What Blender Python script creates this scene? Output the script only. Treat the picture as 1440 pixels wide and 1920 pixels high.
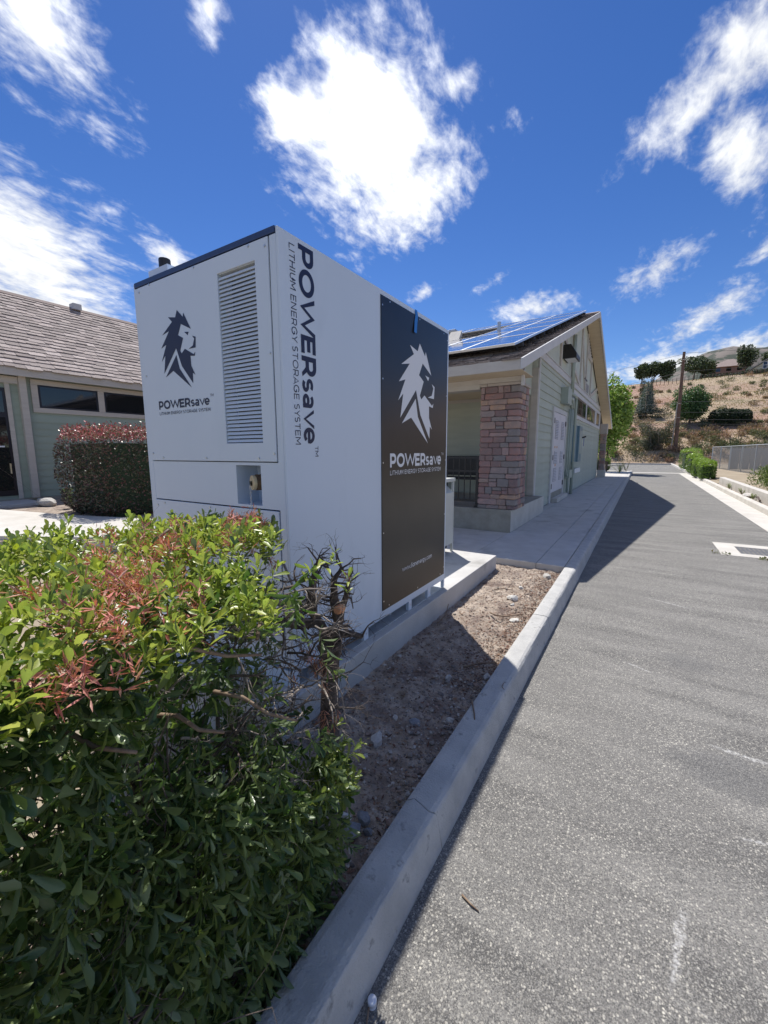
import bpy, bmesh, math, random
import numpy as np
from mathutils import Vector, Matrix, noise

for o in list(bpy.data.objects): bpy.data.objects.remove(o)
SC = bpy.context.scene
COL = SC.collection
RN = random.Random(11)
NR = np.random.RandomState(5)
PI = math.pi

# ------------------------------------------------------------------ camera
CAM_H, FPX = 1.6, 766.0
PITCH, ROLL, YAW = math.atan(113/766.0), math.radians(-0.25), math.radians(32.2)
fw = Vector((-math.sin(YAW)*math.cos(PITCH), math.cos(YAW)*math.cos(PITCH), -math.sin(PITCH)))
rt = Vector((math.cos(YAW), math.sin(YAW), 0)); upv = rt.cross(fw)
R2 = math.cos(ROLL)*rt + math.sin(ROLL)*upv; U2 = -math.sin(ROLL)*rt + math.cos(ROLL)*upv
cd = bpy.data.cameras.new('camera'); cam = bpy.data.objects.new('camera', cd); COL.objects.link(cam)
cd.sensor_fit = 'VERTICAL'; cd.sensor_height = 24; cd.lens = 24*FPX/1920.0
cd.clip_start = 0.02; cd.clip_end = 6000
cam.matrix_world = Matrix(((R2.x, U2.x, -fw.x, 0), (R2.y, U2.y, -fw.y, 0), (R2.z, U2.z, -fw.z, CAM_H), (0, 0, 0, 1)))
SC.camera = cam
SC.render.resolution_x, SC.render.resolution_y = 768, 1024
SC.cycles.max_bounces = 7; SC.cycles.transparent_max_bounces = 12
SC.cycles.use_denoising = True

def pray(x, y):
    return (fw*FPX + R2*(x-720) - U2*(y-960)).normalized()

# ------------------------------------------------------------------ light
SUN_EL, SUN_AZ = math.radians(60.3), math.radians(44)      # azimuth: degrees left of +Y
sdir = Vector((-math.sin(SUN_AZ)*math.cos(SUN_EL), math.cos(SUN_AZ)*math.cos(SUN_EL), math.sin(SUN_EL)))
sl = bpy.data.lights.new('sun', 'SUN'); sl.energy = 4.6; sl.angle = math.radians(0.53); sl.color = (1.0, 0.965, 0.91)
so = bpy.data.objects.new('sun', sl); COL.objects.link(so); so.location = (-20, 20, 50)
so.rotation_euler = sdir.to_track_quat('Z', 'Y').to_euler()
SC.view_settings.view_transform = 'Standard'; SC.view_settings.look = 'None'
SC.view_settings.exposure = 0.34; SC.view_settings.gamma = 1.0; SC.view_settings.use_curve_mapping = False

W = bpy.data.worlds.new('World'); SC.world = W; W.use_nodes = True
def build_world():
    nt = W.node_tree; N = nt.nodes; L = nt.links; N.clear()
    def nd(t, **k):
        n = N.new(t)
        for a, b in k.items(): setattr(n, a, b)
        return n
    def mth(op, a, b=None, c=None, clamp=False):
        n = nd('ShaderNodeMath', operation=op, use_clamp=clamp)
        for i, v in enumerate((a, b, c)):
            if v is None: continue
            if isinstance(v, (int, float)): n.inputs[i].default_value = v
            else: L.new(v, n.inputs[i])
        return n.outputs[0]
    sky = nd('ShaderNodeTexSky'); sky.sky_type = 'NISHITA'; sky.sun_disc = False
    sky.sun_elevation = SUN_EL; sky.sun_rotation = -SUN_AZ
    sky.altitude = 1200; sky.air_density = 1.0; sky.dust_density = 0.15; sky.ozone_density = 3.5
    hs = nd('ShaderNodeHueSaturation'); hs.inputs['Saturation'].default_value = 1.25; hs.inputs['Hue'].default_value = 0.512; hs.inputs['Value'].default_value = 1.0
    L.new(sky.outputs[0], hs.inputs['Color'])
    tc = nd('ShaderNodeTexCoord'); D = tc.outputs['Generated']
    nrm = nd('ShaderNodeVectorMath', operation='NORMALIZE'); L.new(D, nrm.inputs[0]); D = nrm.outputs[0]
    sp = nd('ShaderNodeSeparateXYZ'); L.new(D, sp.inputs[0])
    zc = mth('ADD', mth('MAXIMUM', sp.outputs[2], 0.0), 0.22)
    cb = nd('ShaderNodeCombineXYZ')
    L.new(mth('DIVIDE', sp.outputs[0], zc), cb.inputs[0]); L.new(mth('DIVIDE', sp.outputs[1], zc), cb.inputs[1])
    P = cb.outputs[0]
    def fbm(scale, detail, rough, dist, stretch=(1, 1, 1), rot=0):
        mp = nd('ShaderNodeMapping'); L.new(P, mp.inputs[0]); mp.inputs['Scale'].default_value = stretch
        mp.inputs['Rotation'].default_value = (0, 0, rot)
        n = nd('ShaderNodeTexNoise'); L.new(mp.outputs[0], n.inputs['Vector'])
        n.inputs['Scale'].default_value = scale; n.inputs['Detail'].default_value = detail
        n.inputs['Roughness'].default_value = rough; n.inputs['Distortion'].default_value = dist
        return n.outputs[0]
    n1 = fbm(3.0, 9, 0.62, 0.25, (1, 1, 1), 0.3)
    n2 = fbm(9.0, 8, 0.62, 0.5, (1.0, 0.55, 1), 0.5)
    n3 = fbm(30.0, 5, 0.6, 0.3, (1.0, 0.6, 1), 0.5)
    # clouds: centre, end of long axis, end of short axis, weight
    CL = [((705, 255), (900, 215), (730, 440), 1.1), ((570, 220), (425, 210), (575, 110), 1.0), ((770, 370), (800, 465), (610, 400), 1.0), ((850, 160), (930, 130), (850, 80), .7),
          ((20, 480), (300, 610), (110, 330), 1.0), ((330, 490), (400, 490), (330, 440), .7), ((70, 40), (225, 235), (-20, 120), .75),
          ((395, 15), (440, 90), (330, 40), .62), ((1405, 95), (1500, -80), (1310, 50), .9), ((1290, 205), (1440, 150), (1310, 275), .75),
          ((1385, 270), (1460, 390), (1310, 320), .75), ((1230, 505), (1360, 450), (1250, 545), .72), ((1330, 590), (1470, 515), (1350, 625), .72),
          ((1000, 575), (1095, 555), (1000, 615), .68), ((1330, 672), (1090, 680), (1330, 628), 1.05), ((795, 548), (830, 535), (800, 566), .66),
          ((1430, 470), (1480, 455), (1435, 490), .6), ((930, 525), (970, 510), (935, 540), .5), ((160, 580), (330, 620), (170, 540), .7)]
    dirs = []
    for c, a, b, w in CL:
        c0 = pray(*c); dirs.append((c0, pray(*a)-c0, pray(*b)-c0, w))
    rr = random.Random(3)
    for k in range(26):                                     # the same kind of sky all round
        az = rr.uniform(0, 2*PI); el = rr.uniform(.12, 1.25)
        c0 = Vector((math.cos(az)*math.cos(el), math.sin(az)*math.cos(el), math.sin(el)))
        if c0.angle(fw) < 1.12: continue
        t1 = c0.cross(Vector((0, 0, 1))).normalized(); t2 = c0.cross(t1)
        dirs.append((c0, t1*rr.uniform(.15, .4), t2*rr.uniform(.08, .2), rr.uniform(.6, .9)))
    mask = None
    for c0, a, b, w in dirs:
        terms = []
        for v in (a, b):
            u = v - c0*v.dot(c0); u = u/(u.length**2)
            dp = nd('ShaderNodeVectorMath', operation='DOT_PRODUCT'); L.new(D, dp.inputs[0]); dp.inputs[1].default_value = u
            terms.append(mth('MULTIPLY', dp.outputs['Value'], dp.outputs['Value']))
        q = mth('SQRT', mth('ADD', *terms))
        dp = nd('ShaderNodeVectorMath', operation='DOT_PRODUCT'); L.new(D, dp.inputs[0]); dp.inputs[1].default_value = c0
        f = mth('MULTIPLY', mth('SUBTRACT', 1.15, q), w)
        f = mth('MULTIPLY', mth('MAXIMUM', f, -1.0), mth('GREATER_THAN', dp.outputs['Value'], 0.15))
        f = mth('SUBTRACT', f, mth('LESS_THAN', dp.outputs['Value'], 0.15))
        mask = f if mask is None else mth('MAXIMUM', mask, f)
    nz = mth('ADD', mth('MULTIPLY', mth('SUBTRACT', n1, .5), 1.5), mth('ADD', mth('MULTIPLY', mth('SUBTRACT', n2, .5), 1.35), mth('MULTIPLY', mth('SUBTRACT', n3, .5), .95)))
    den = mth('ADD', mask, nz)
    mr = nd('ShaderNodeMapRange', interpolation_type='SMOOTHSTEP'); L.new(den, mr.inputs[0])
    mr.inputs[1].default_value = 0.12; mr.inputs[2].default_value = 1.05
    cov = mr.outputs[0]
    # cloud brightness: thicker towards the sun, greyer in the thin parts
    ds = nd('ShaderNodeVectorMath', operation='DOT_PRODUCT'); L.new(D, ds.inputs[0]); ds.inputs[1].default_value = sdir
    ph = mth('POWER', mth('MAXIMUM', ds.outputs['Value'], 0.0), 5.0)
    br = mth('ADD', mth('MULTIPLY', ph, 7.0), mth('ADD', mth('MULTIPLY', mth('SUBTRACT', n2, .3), 6.5), 6.3))
    cc = nd('ShaderNodeMix', data_type='RGBA', blend_type='MULTIPLY'); cc.inputs[0].default_value = 1
    cc.inputs[6].default_value = (.97, .985, 1, 1); L.new(br, cc.inputs[7])
    mx = nd('ShaderNodeMix', data_type='RGBA'); L.new(cov, mx.inputs[0]); L.new(hs.outputs[0], mx.inputs[6]); L.new(cc.outputs[2], mx.inputs[7])
    bg = nd('ShaderNodeBackground'); L.new(mx.outputs[2], bg.inputs[0]); bg.inputs[1].default_value = 0.095
    out = nd('ShaderNodeOutputWorld'); L.new(bg.outputs[0], out.inputs[0])
build_world()

# ------------------------------------------------------------------ materials
MATS = {}
def mat(name, c1, c2=None, rough=.6, scale=4.0, detail=5, metal=0.0, bump=0.0, bscale=60.0, spec=.5, rnd=0.0, hue=0.0, stretch=None,
        attr=None, trans=0.0, ramp=(.35, .65), coat=0.0, third=None, tscale=1.0, tramp=(.5, .6), under=None, palette=None):
    """principled surface: two-colour noise, optional third colour in blotches, per-object variation, leaf translucency"""
    if name in MATS: return MATS[name]
    m = bpy.data.materials.new(name); m.use_nodes = True; MATS[name] = m
    nt = m.node_tree; N = nt.nodes; L = nt.links; b = N['Principled BSDF']
    b.inputs['Roughness'].default_value = rough; b.inputs['Metallic'].default_value = metal
    b.inputs['Specular IOR Level'].default_value = spec
    if coat: b.inputs['Coat Weight'].default_value = coat; b.inputs['Coat Roughness'].default_value = .08
    tc = N.new('ShaderNodeTexCoord'); vec = tc.outputs['Object']
    if stretch:
        mp = N.new('ShaderNodeMapping'); mp.inputs['Scale'].default_value = stretch; L.new(vec, mp.inputs[0]); vec = mp.outputs[0]
    def nz(s, d, r=.6):
        n = N.new('ShaderNodeTexNoise'); n.inputs['Scale'].default_value = s; n.inputs['Detail'].default_value = d
        n.inputs['Roughness'].default_value = r; L.new(vec, n.inputs['Vector']); return n.outputs[0]
    def rmp(x, lo, hi):
        r = N.new('ShaderNodeMapRange'); L.new(x, r.inputs[0]); r.inputs[1].default_value = lo; r.inputs[2].default_value = hi; return r.outputs[0]
    def mix(f, a, bb, mode='MIX'):
        x = N.new('ShaderNodeMix'); x.data_type = 'RGBA'; x.blend_type = mode
        if isinstance(f, (int, float)): x.inputs[0].default_value = f
        else: L.new(f, x.inputs[0])
        for i, v in ((6, a), (7, bb)):
            if isinstance(v, tuple): x.inputs[i].default_value = (*v[:3], 1)
            else: L.new(v, x.inputs[i])
        return x.outputs[2]
    col = None
    if palette:
        oi = N.new('ShaderNodeObjectInfo'); cr = N.new('ShaderNodeValToRGB'); cr.color_ramp.interpolation = 'CONSTANT'
        el = cr.color_ramp.elements
        while len(el) < len(palette): el.new(.5)
        for i, c in enumerate(palette): el[i].position = i/len(palette); el[i].color = (*c, 1)
        L.new(oi.outputs['Random'], cr.inputs[0]); col = cr.outputs[0]
        if c2: col = mix(rmp(nz(scale, detail), *ramp), col, mix(.55, col, c2))
    elif attr:
        a = N.new('ShaderNodeAttribute'); a.attribute_name = attr; col = a.outputs['Color']
        if c2: col = mix(rmp(nz(scale, detail), *ramp), col, mix(1.0, col, c2, 'MULTIPLY'))
    elif c2: col = mix(rmp(nz(scale, detail), *ramp), c1, c2)
    if third:
        col = mix(rmp(nz(tscale, 4), *tramp), col if col is not None else c1, third)
    if rnd or hue:
        oi = N.new('ShaderNodeObjectInfo'); h = N.new('ShaderNodeHueSaturation')
        r = N.new('ShaderNodeMapRange'); L.new(oi.outputs['Random'], r.inputs[0]); r.inputs[3].default_value = 1-rnd; r.inputs[4].default_value = 1+rnd
        L.new(r.outputs[0], h.inputs['Value'])
        if hue:
            r2 = N.new('ShaderNodeMapRange'); mm = N.new('ShaderNodeMath'); mm.operation = 'FRACT'; m3 = N.new('ShaderNodeMath'); m3.operation = 'MULTIPLY'
            L.new(oi.outputs['Random'], m3.inputs[0]); m3.inputs[1].default_value = 7.31; L.new(m3.outputs[0], mm.inputs[0])
            L.new(mm.outputs[0], r2.inputs[0]); r2.inputs[3].default_value = .5-hue; r2.inputs[4].default_value = .5+hue; L.new(r2.outputs[0], h.inputs['Hue'])
        if col is None: h.inputs['Color'].default_value = (*c1, 1)
        else: L.new(col, h.inputs['Color'])
        col = h.outputs[0]
    if under and col is not None:
        ge = N.new('ShaderNodeNewGeometry'); col = mix(ge.outputs['Backfacing'], col, mix(.45, col, under))
    if col is None: b.inputs['Base Color'].default_value = (*c1, 1)
    else: L.new(col, b.inputs['Base Color'])
    if bump:
        bp = N.new('ShaderNodeBump'); bp.inputs['Strength'].default_value = min(1, bump); bp.inputs['Distance'].default_value = .02
        L.new(nz(bscale, 6), bp.inputs['Height']); L.new(bp.outputs[0], b.inputs['Normal'])
    if trans:
        t = N.new('ShaderNodeBsdfTranslucent'); x = N.new('ShaderNodeMixShader'); x.inputs[0].default_value = trans
        if col is None: t.inputs[0].default_value = (*c1, 1)
        else: L.new(mix(1.0, col, (1.25, 1.3, .55), 'MULTIPLY'), t.inputs[0])
        L.new(b.outputs[0], x.inputs[1]); L.new(t.outputs[0], x.inputs[2]); L.new(x.outputs[0], N['Material Output'].inputs[0])
    return m

def asphalt_material():
    m = bpy.data.materials.new('asphalt'); m.use_nodes = True; MATS['asphalt'] = m
    nt = m.node_tree; N = nt.nodes; L = nt.links; b = N['Principled BSDF']
    tc = N.new('ShaderNodeTexCoord'); V = tc.outputs['Object']
    def mp(s, rot=0):
        n = N.new('ShaderNodeMapping'); n.inputs['Scale'].default_value = s; n.inputs['Rotation'].default_value = (0, 0, rot); L.new(V, n.inputs[0]); return n.outputs[0]
    def nz(v, s, d=4, r=.6, dist=0):
        n = N.new('ShaderNodeTexNoise'); n.inputs['Scale'].default_value = s; n.inputs['Detail'].default_value = d; n.inputs['Roughness'].default_value = r
        n.inputs['Distortion'].default_value = dist; L.new(v, n.inputs['Vector']); return n.outputs[0]
    def rm(x, a, bb, c=0., d=1., sm=False):
        n = N.new('ShaderNodeMapRange'); L.new(x, n.inputs[0])
        if sm: n.interpolation_type = 'SMOOTHSTEP'
        for i, v in enumerate((a, bb, c, d)): n.inputs[i+1].default_value = v
        return n.outputs[0]
    def mt(op, a, bb):
        n = N.new('ShaderNodeMath'); n.operation = op; n.use_clamp = False
        for i, v in enumerate((a, bb)):
            if isinstance(v, (int, float)): n.inputs[i].default_value = v
            else: L.new(v, n.inputs[i])
        return n.outputs[0]
    def mix(f, a, bb):
        x = N.new('ShaderNodeMix'); x.data_type = 'RGBA'; L.new(f, x.inputs[0])
        for i, v in ((6, a), (7, bb)):
            if isinstance(v, tuple): x.inputs[i].default_value = (*v, 1)
            else: L.new(v, x.inputs[i])
        return x.outputs[2]
    big = rm(nz(V, .7, 5), .35, .65); streak = rm(nz(mp((.5, 2.6, 1), .12), 1.6, 6, .65), .38, .62)
    binder = mix(streak, (.096, .092, .087), (.215, .206, .19)); binder = mix(mt('MULTIPLY', big, .6), binder, (.157, .15, .141))
    vo = N.new('ShaderNodeTexVoronoi'); vo.inputs['Scale'].default_value = 125; vo.inputs['Randomness'].default_value = 1.0; L.new(mp((1, 1, 1)), vo.inputs['Vector'])
    se = N.new('ShaderNodeSeparateColor'); L.new(vo.outputs['Color'], se.inputs[0])
    wear = rm(nz(V, 1.1, 6, .68), .32, .68)
    def pw(x, p):
        n = N.new('ShaderNodeMath'); n.operation = 'POWER'; L.new(x, n.inputs[0]); n.inputs[1].default_value = p; return n.outputs[0]
    core = rm(vo.outputs['Distance'], .34, .62, 1., 0.)
    st = mt('MULTIPLY', mt('MULTIPLY', pw(se.outputs[0], 2.6), core), rm(wear, 0., 1., .55, 1.25))
    # smoother dark repair patch in the wheel track
    sx = N.new('ShaderNodeSeparateXYZ'); L.new(V, sx.inputs[0])
    def patch(cx, cy, rx, ry):
        a = mt('DIVIDE', mt('SUBTRACT', sx.outputs[0], cx), rx); c = mt('DIVIDE', mt('SUBTRACT', sx.outputs[1], cy), ry)
        q = mt('ADD', mt('MULTIPLY', a, a), mt('MULTIPLY', c, c)); q = mt('ADD', q, mt('MULTIPLY', mt('SUBTRACT', nz(V, 5, 6, .7), .5), 2.6))
        return rm(q, .35, 1.35, 1., 0., True)
    pt = mt('MAXIMUM', mt('MULTIPLY', patch(.5, 2.45, .26, .17), .8), mt('MULTIPLY', patch(.4, 3.7, .18, .16), .5))
    st = mt('MULTIPLY', st, mt('SUBTRACT', 1.0, mt('MULTIPLY', pt, .9)))
    stone = mix(se.outputs[1], (.43, .41, .36), (.66, .62, .53))
    c = mix(mt('MULTIPLY', pt, .7), binder, (.115, .114, .114)); c = mix(st, c, stone)
    vf = N.new('ShaderNodeTexVoronoi'); vf.inputs['Scale'].default_value = 330; L.new(V, vf.inputs['Vector'])
    sf = N.new('ShaderNodeSeparateColor'); L.new(vf.outputs['Color'], sf.inputs[0])
    c = mix(mt('MULTIPLY', mt('GREATER_THAN', sf.outputs[0], .66), .5), c, (.32, .31, .285))
    c = mix(mt('MULTIPLY', mt('LESS_THAN', sf.outputs[1], .22), .6), c, (.05, .05, .052))
    # pale scuffs
    sc = mt('MAXIMUM', rm(nz(mp((1.2, 9, 1), -.35), 1.3, 8, .7, .5), .66, .73), rm(nz(mp((8, 1, 1), .25), 1.1, 9, .72, .5), .68, .75))
    c = mix(mt('MULTIPLY', sc, .55), c, (.5, .49, .47))
    def scuff(ax, ay, bx, by, w):
        lx, ly = bx-ax, by-ay; ln = math.hypot(lx, ly); ux, uy = lx/ln, ly/ln
        px = mt('SUBTRACT', sx.outputs[0], (ax+bx)/2); py = mt('SUBTRACT', sx.outputs[1], (ay+by)/2)
        t_ = mt('ADD', mt('MULTIPLY', px, ux), mt('MULTIPLY', py, uy)); n_ = mt('ADD', mt('SUBTRACT', mt('MULTIPLY', px, uy), mt('MULTIPLY', py, ux)), mt('MULTIPLY', mt('SUBTRACT', nz(V, 9, 5), .5), .07))
        t_ = mt('DIVIDE', t_, ln/2); n_ = mt('DIVIDE', n_, w); q = mt('ADD', mt('MULTIPLY', t_, t_), mt('MULTIPLY', n_, n_))
        return mt('MULTIPLY', rm(q, .1, 1.1, 1., 0., True), rm(nz(V, 60, 4, .7), .42, .62))
    sk = None
    for a in ((.40, 2.67, .72, 2.64, .022), (.44, 2.05, .60, 2.07, .013), (.24, 1.62, .185, 1.28, .017), (-.03, 3.47, .2, 3.37, .012), (1.05, 4.1, 1.6, 4.0, .02), (.1, 5.2, .6, 5.0, .015)): f_ = scuff(*a); sk = f_ if sk is None else mt('MAXIMUM', sk, f_)
    c = mix(mt('MULTIPLY', sk, .8), c, (.56, .55, .53))
    L.new(c, b.inputs['Base Color']); b.inputs['Roughness'].default_value = .85; b.inputs['Specular IOR Level'].default_value = .3
    bp = N.new('ShaderNodeBump'); bp.inputs['Strength'].default_value = .55; bp.inputs['Distance'].default_value = .004
    L.new(mt('ADD', mt('MULTIPLY', vo.outputs['Distance'], -1.), nz(V, 240, 3)), bp.inputs['Height']); L.new(bp.outputs[0], b.inputs['Normal'])
    return m
asphalt_material()

mat('concrete', (.46, .445, .42), (.55, .535, .51), rough=.85, scale=3, detail=8, bump=.25, bscale=90, third=(.30, .29, .27), tscale=1.3, tramp=(.58, .72))
mat('kerb_concrete', (.41, .405, .39), (.53, .52, .495), rough=.88, scale=7, detail=9, bump=.45, bscale=120, third=(.25, .245, .235), tscale=14, tramp=(.62, .72))
mat('plinth_concrete', (.26, .245, .205), (.36, .34, .29), rough=.85, scale=5, detail=8, bump=.2, bscale=70)
mat('pale_concrete', (.50, .47, .42), (.60, .57, .52), rough=.85, scale=2.5, detail=7, bump=.2, bscale=80)
mat('soil', (.26, .205, .16), (.47, .39, .315), rough=.95, scale=11, detail=10, bump=1.0, bscale=38, third=(.19, .14, .115), tscale=3.4, tramp=(.48, .66))
mat('ground_dirt', (.27, .21, .15), (.36, .30, .21), rough=.95, scale=.8, detail=8, bump=.4, bscale=8)
mat('pebble', (.3, .3, .3), (.6, .55, .5), attr='Col', rough=.85, scale=60)
mat('rock', (.42, .40, .37), (.62, .59, .54), rough=.85, scale=14, detail=8, bump=.6, bscale=40, rnd=.22)
mat('mulch', (.2, .1, .06), (.7, .6, .5), attr='Col', rough=.9, scale=80)
mat('twig', (.16, .10, .065), (.27, .20, .14), rough=.85, scale=40)
mat('cabinet_white', (.59, .67, .775), (.62, .695, .795), rough=.36, scale=1.2, detail=3, bump=.10, bscale=3.0, stretch=(1, 1, .45), third=(.55, .625, .72), tscale=2.2, tramp=(.6, .8))
mat('cabinet_dark', (.014, .0135, .015), (.02, .019, .02), rough=.30, scale=3, bump=.02, bscale=200)
mat('navy_paint', (.022, .045, .125), (.03, .055, .14), rough=.4, scale=6)
mat('navy_vinyl', (.013, .018, .055), rough=.45)
mat('white_vinyl', (.74, .75, .78), rough=.5)
mat('dark_cavity', (.03, .034, .04), rough=.9)
mat('louvre_shade', (.16, .175, .19), rough=.9)
mat('galvanised', (.55, .57, .58), (.66, .68, .69), rough=.42, metal=.55, scale=14, bump=.05, bscale=60)
mat('screw_metal', (.62, .64, .66), rough=.35, metal=.9)
mat('brass', (.62, .50, .30), (.70, .58, .38), rough=.45, metal=.3, scale=20)
mat('rust', (.10, .065, .04), (.26, .16, .09), rough=.8, scale=18, detail=7)
mat('blue_tape', (.02, .17, .52), (.03, .21, .60), rough=.6, scale=30)
mat('black_plastic', (.018, .018, .02), rough=.45)
mat('black_paint', (.012, .013, .017), rough=.4)
mat('box_grey', (.50, .52, .50), (.55, .57, .55), rough=.4, scale=2, metal=.2)
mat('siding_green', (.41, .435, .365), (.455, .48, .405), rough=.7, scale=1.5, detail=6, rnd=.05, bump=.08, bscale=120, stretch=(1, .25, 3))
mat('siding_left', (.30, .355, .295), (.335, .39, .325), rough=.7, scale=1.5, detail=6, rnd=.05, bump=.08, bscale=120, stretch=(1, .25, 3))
mat('stucco_green', (.49, .525, .475), (.53, .565, .51), rough=.8, scale=3, bump=.15, bscale=150)
mat('trim_beige', (.47, .43, .385), (.53, .49, .44), rough=.7, scale=3, detail=6, stretch=(1, .3, 3), bump=.06, bscale=80)
mat('trim_pale', (.53, .52, .52), (.59, .58, .575), rough=.7, scale=3, detail=6, bump=.06, bscale=80)
mat('soffit_tan', (.52, .42, .29), (.58, .48, .34), rough=.75, scale=2, stretch=(1, 6, 1))
mat('shingle', (.2, .17, .15), (.72, .7, .68), attr='Col', rough=.92, scale=22, detail=6, bump=.3, bscale=160)
mat('roof_deck', (.06, .052, .048), rough=.9)
mat('stone', (.3, .2, .2), (.20, .19, .19), rough=.85, scale=7, detail=8, bump=.7, bscale=24, rnd=.16,
    palette=[(.37, .225, .20), (.30, .18, .17), (.40, .20, .165), (.33, .28, .26), (.27, .235, .225), (.42, .28, .225), (.35, .185, .165), (.33, .25, .23), (.48, .29, .19), (.39, .25, .225)])
mat('mortar', (.13, .105, .10), rough=.95, bump=.3, c2=(.17, .14, .13))
mat('cap_stone', (.42, .36, .315), (.48, .42, .37), rough=.8, scale=8, bump=.3)
mat('window_frame', (.014, .012, .018), rough=.35)
mat('glass_dark', (.012, .013, .016), rough=.04, spec=.8)
mat('door_white', (.60, .58, .62), (.65, .63, .67), rough=.5, scale=3)
mat('grille', (.34, .33, .35), rough=.6)
mat('orange_label', (.62, .27, .05), rough=.6)
mat('conduit', (.33, .38, .335), (.38, .43, .38), rough=.5, scale=5)
mat('panel_blue', (.13, .22, .27), (.16, .25, .30), rough=.4, scale=3)
mat('blue_tag', (.03, .06, .32), rough=.6)
mat('solar_cell', (.022, .04, .125), (.028, .05, .15), rough=.08, scale=5, spec=.9, coat=.6)
mat('solar_frame', (.72, .74, .76), rough=.35, metal=.7)
mat('rail_dark', (.05, .05, .055), rough=.6)
mat('bark', (.075, .058, .05), (.15, .115, .095), rough=.9, scale=30, detail=6, bump=.7, bscale=60)
mat('bark_grey', (.20, .165, .145), (.34, .29, .25), rough=.85, scale=30, bump=.3)
mat('heartwood', (.58, .24, .11), (.66, .33, .18), rough=.75, scale=60)
mat('leaf', (.1, .2, .05), (.78, .85, .8), attr='Col', rough=.34, scale=30, trans=.42, spec=.5, under=(.28, .34, .20))
mat('leaf_single', (.1, .17, .03), rough=.33, trans=.28, under=(.28, .34, .20), spec=.55, rnd=.22,
    palette=[(.07, .125, .04), (.09, .155, .045), (.06, .11, .045), (.14, .20, .05), (.19, .25, .06), (.075, .13, .05)])
mat('leaf_red', (.3, .1, .1), (.8, .8, .8), attr='Col', rough=.4, scale=30)
mat('dead_leaf', (.4, .15, .08), (.75, .7, .6), attr='Col', rough=.75, scale=40, trans=.15)
mat('foliage_far', (.1, .2, .05), (.7, .75, .7), attr='Col', rough=.6, scale=3, trans=.2)
mat('dry_grass', (.4, .3, .15), attr='Col', rough=.9, trans=.2)
mat('pole_wood', (.10, .06, .045), (.20, .125, .095), rough=.9, scale=6, detail=7, stretch=(4, 4, .4))
mat('grey_pole', (.35, .33, .31), rough=.7)
mat('wire', (.06, .06, .065), rough=.6)
mat('brick_red', (.36, .215, .18), (.42, .26, .22), rough=.85, scale=6, bump=.2)
mat('teal_paint', (.22, .52, .53), (.27, .57, .57), rough=.5, scale=4)
mat('house_cream', (.56, .54, .40), (.61, .59, .45), rough=.8, scale=1)
mat('house_brown', (.23, .15, .12), rough=.8)
mat('roof_brown', (.24, .185, .165), (.29, .225, .20), rough=.9, scale=2)
mat('roof_cream', (.36, .35, .31), rough=.8)
mat('grate', (.13, .13, .135), rough=.6, metal=.3)
mat('cap_plastic', (.70, .73, .80), rough=.35)
mat('dark_hedge', (.03, .05, .025), rough=.9)

def chainlink_material():
    m = bpy.data.materials.new('chain_link'); m.use_nodes = True; MATS['chain_link'] = m
    nt = m.node_tree; N = nt.nodes; L = nt.links; b = N['Principled BSDF']; b.inputs['Base Color'].default_value = (.20, .205, .21, 1); b.inputs['Roughness'].default_value = .6; b.inputs['Metallic'].default_value = .3
    t = N.new('ShaderNodeBsdfTransparent'); x = N.new('ShaderNodeMixShader'); tc = N.new('ShaderNodeTexCoord')
    fs = []
    for rot in (PI/4, -PI/4):
        mp = N.new('ShaderNodeMapping'); mp.inputs['Rotation'].default_value = (rot, 0, rot); L.new(tc.outputs['Object'], mp.inputs[0])
        w = N.new('ShaderNodeTexWave'); w.inputs['Scale'].default_value = 4.5; L.new(mp.outputs[0], w.inputs['Vector'])
        g = N.new('ShaderNodeMath'); g.operation = 'GREATER_THAN'; L.new(w.outputs['Fac'], g.inputs[0]); g.inputs[1].default_value = .76; fs.append(g.outputs[0])
    mm = N.new('ShaderNodeMath'); mm.operation = 'MAXIMUM'; L.new(fs[0], mm.inputs[0]); L.new(fs[1], mm.inputs[1])
    L.new(mm.outputs[0], x.inputs[0]); L.new(t.outputs[0], x.inputs[1]); L.new(b.outputs[0], x.inputs[2]); L.new(x.outputs[0], N['Material Output'].inputs[0])
chainlink_material()

# ------------------------------------------------------------------ mesh helpers
ORG = {}
def reg(o, parent, loc):
    COL.objects.link(o)
    if parent is not None:
        o.parent = parent; ORG[o.name] = ORG[parent.name]
    else:
        o.location = loc; ORG[o.name] = Vector(loc)
    return o
def tag(o, label=None, cat=None, group=None, kind=None):
    for k, v in (('label', label), ('category', cat), ('group', group), ('kind', kind)):
        if v: o[k] = v
    return o
def thing(name, label, cat, loc, group=None):
    o = bpy.data.objects.new(name, None); o.empty_display_size = .1
    return tag(reg(o, None, loc), label, cat, group)

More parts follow.
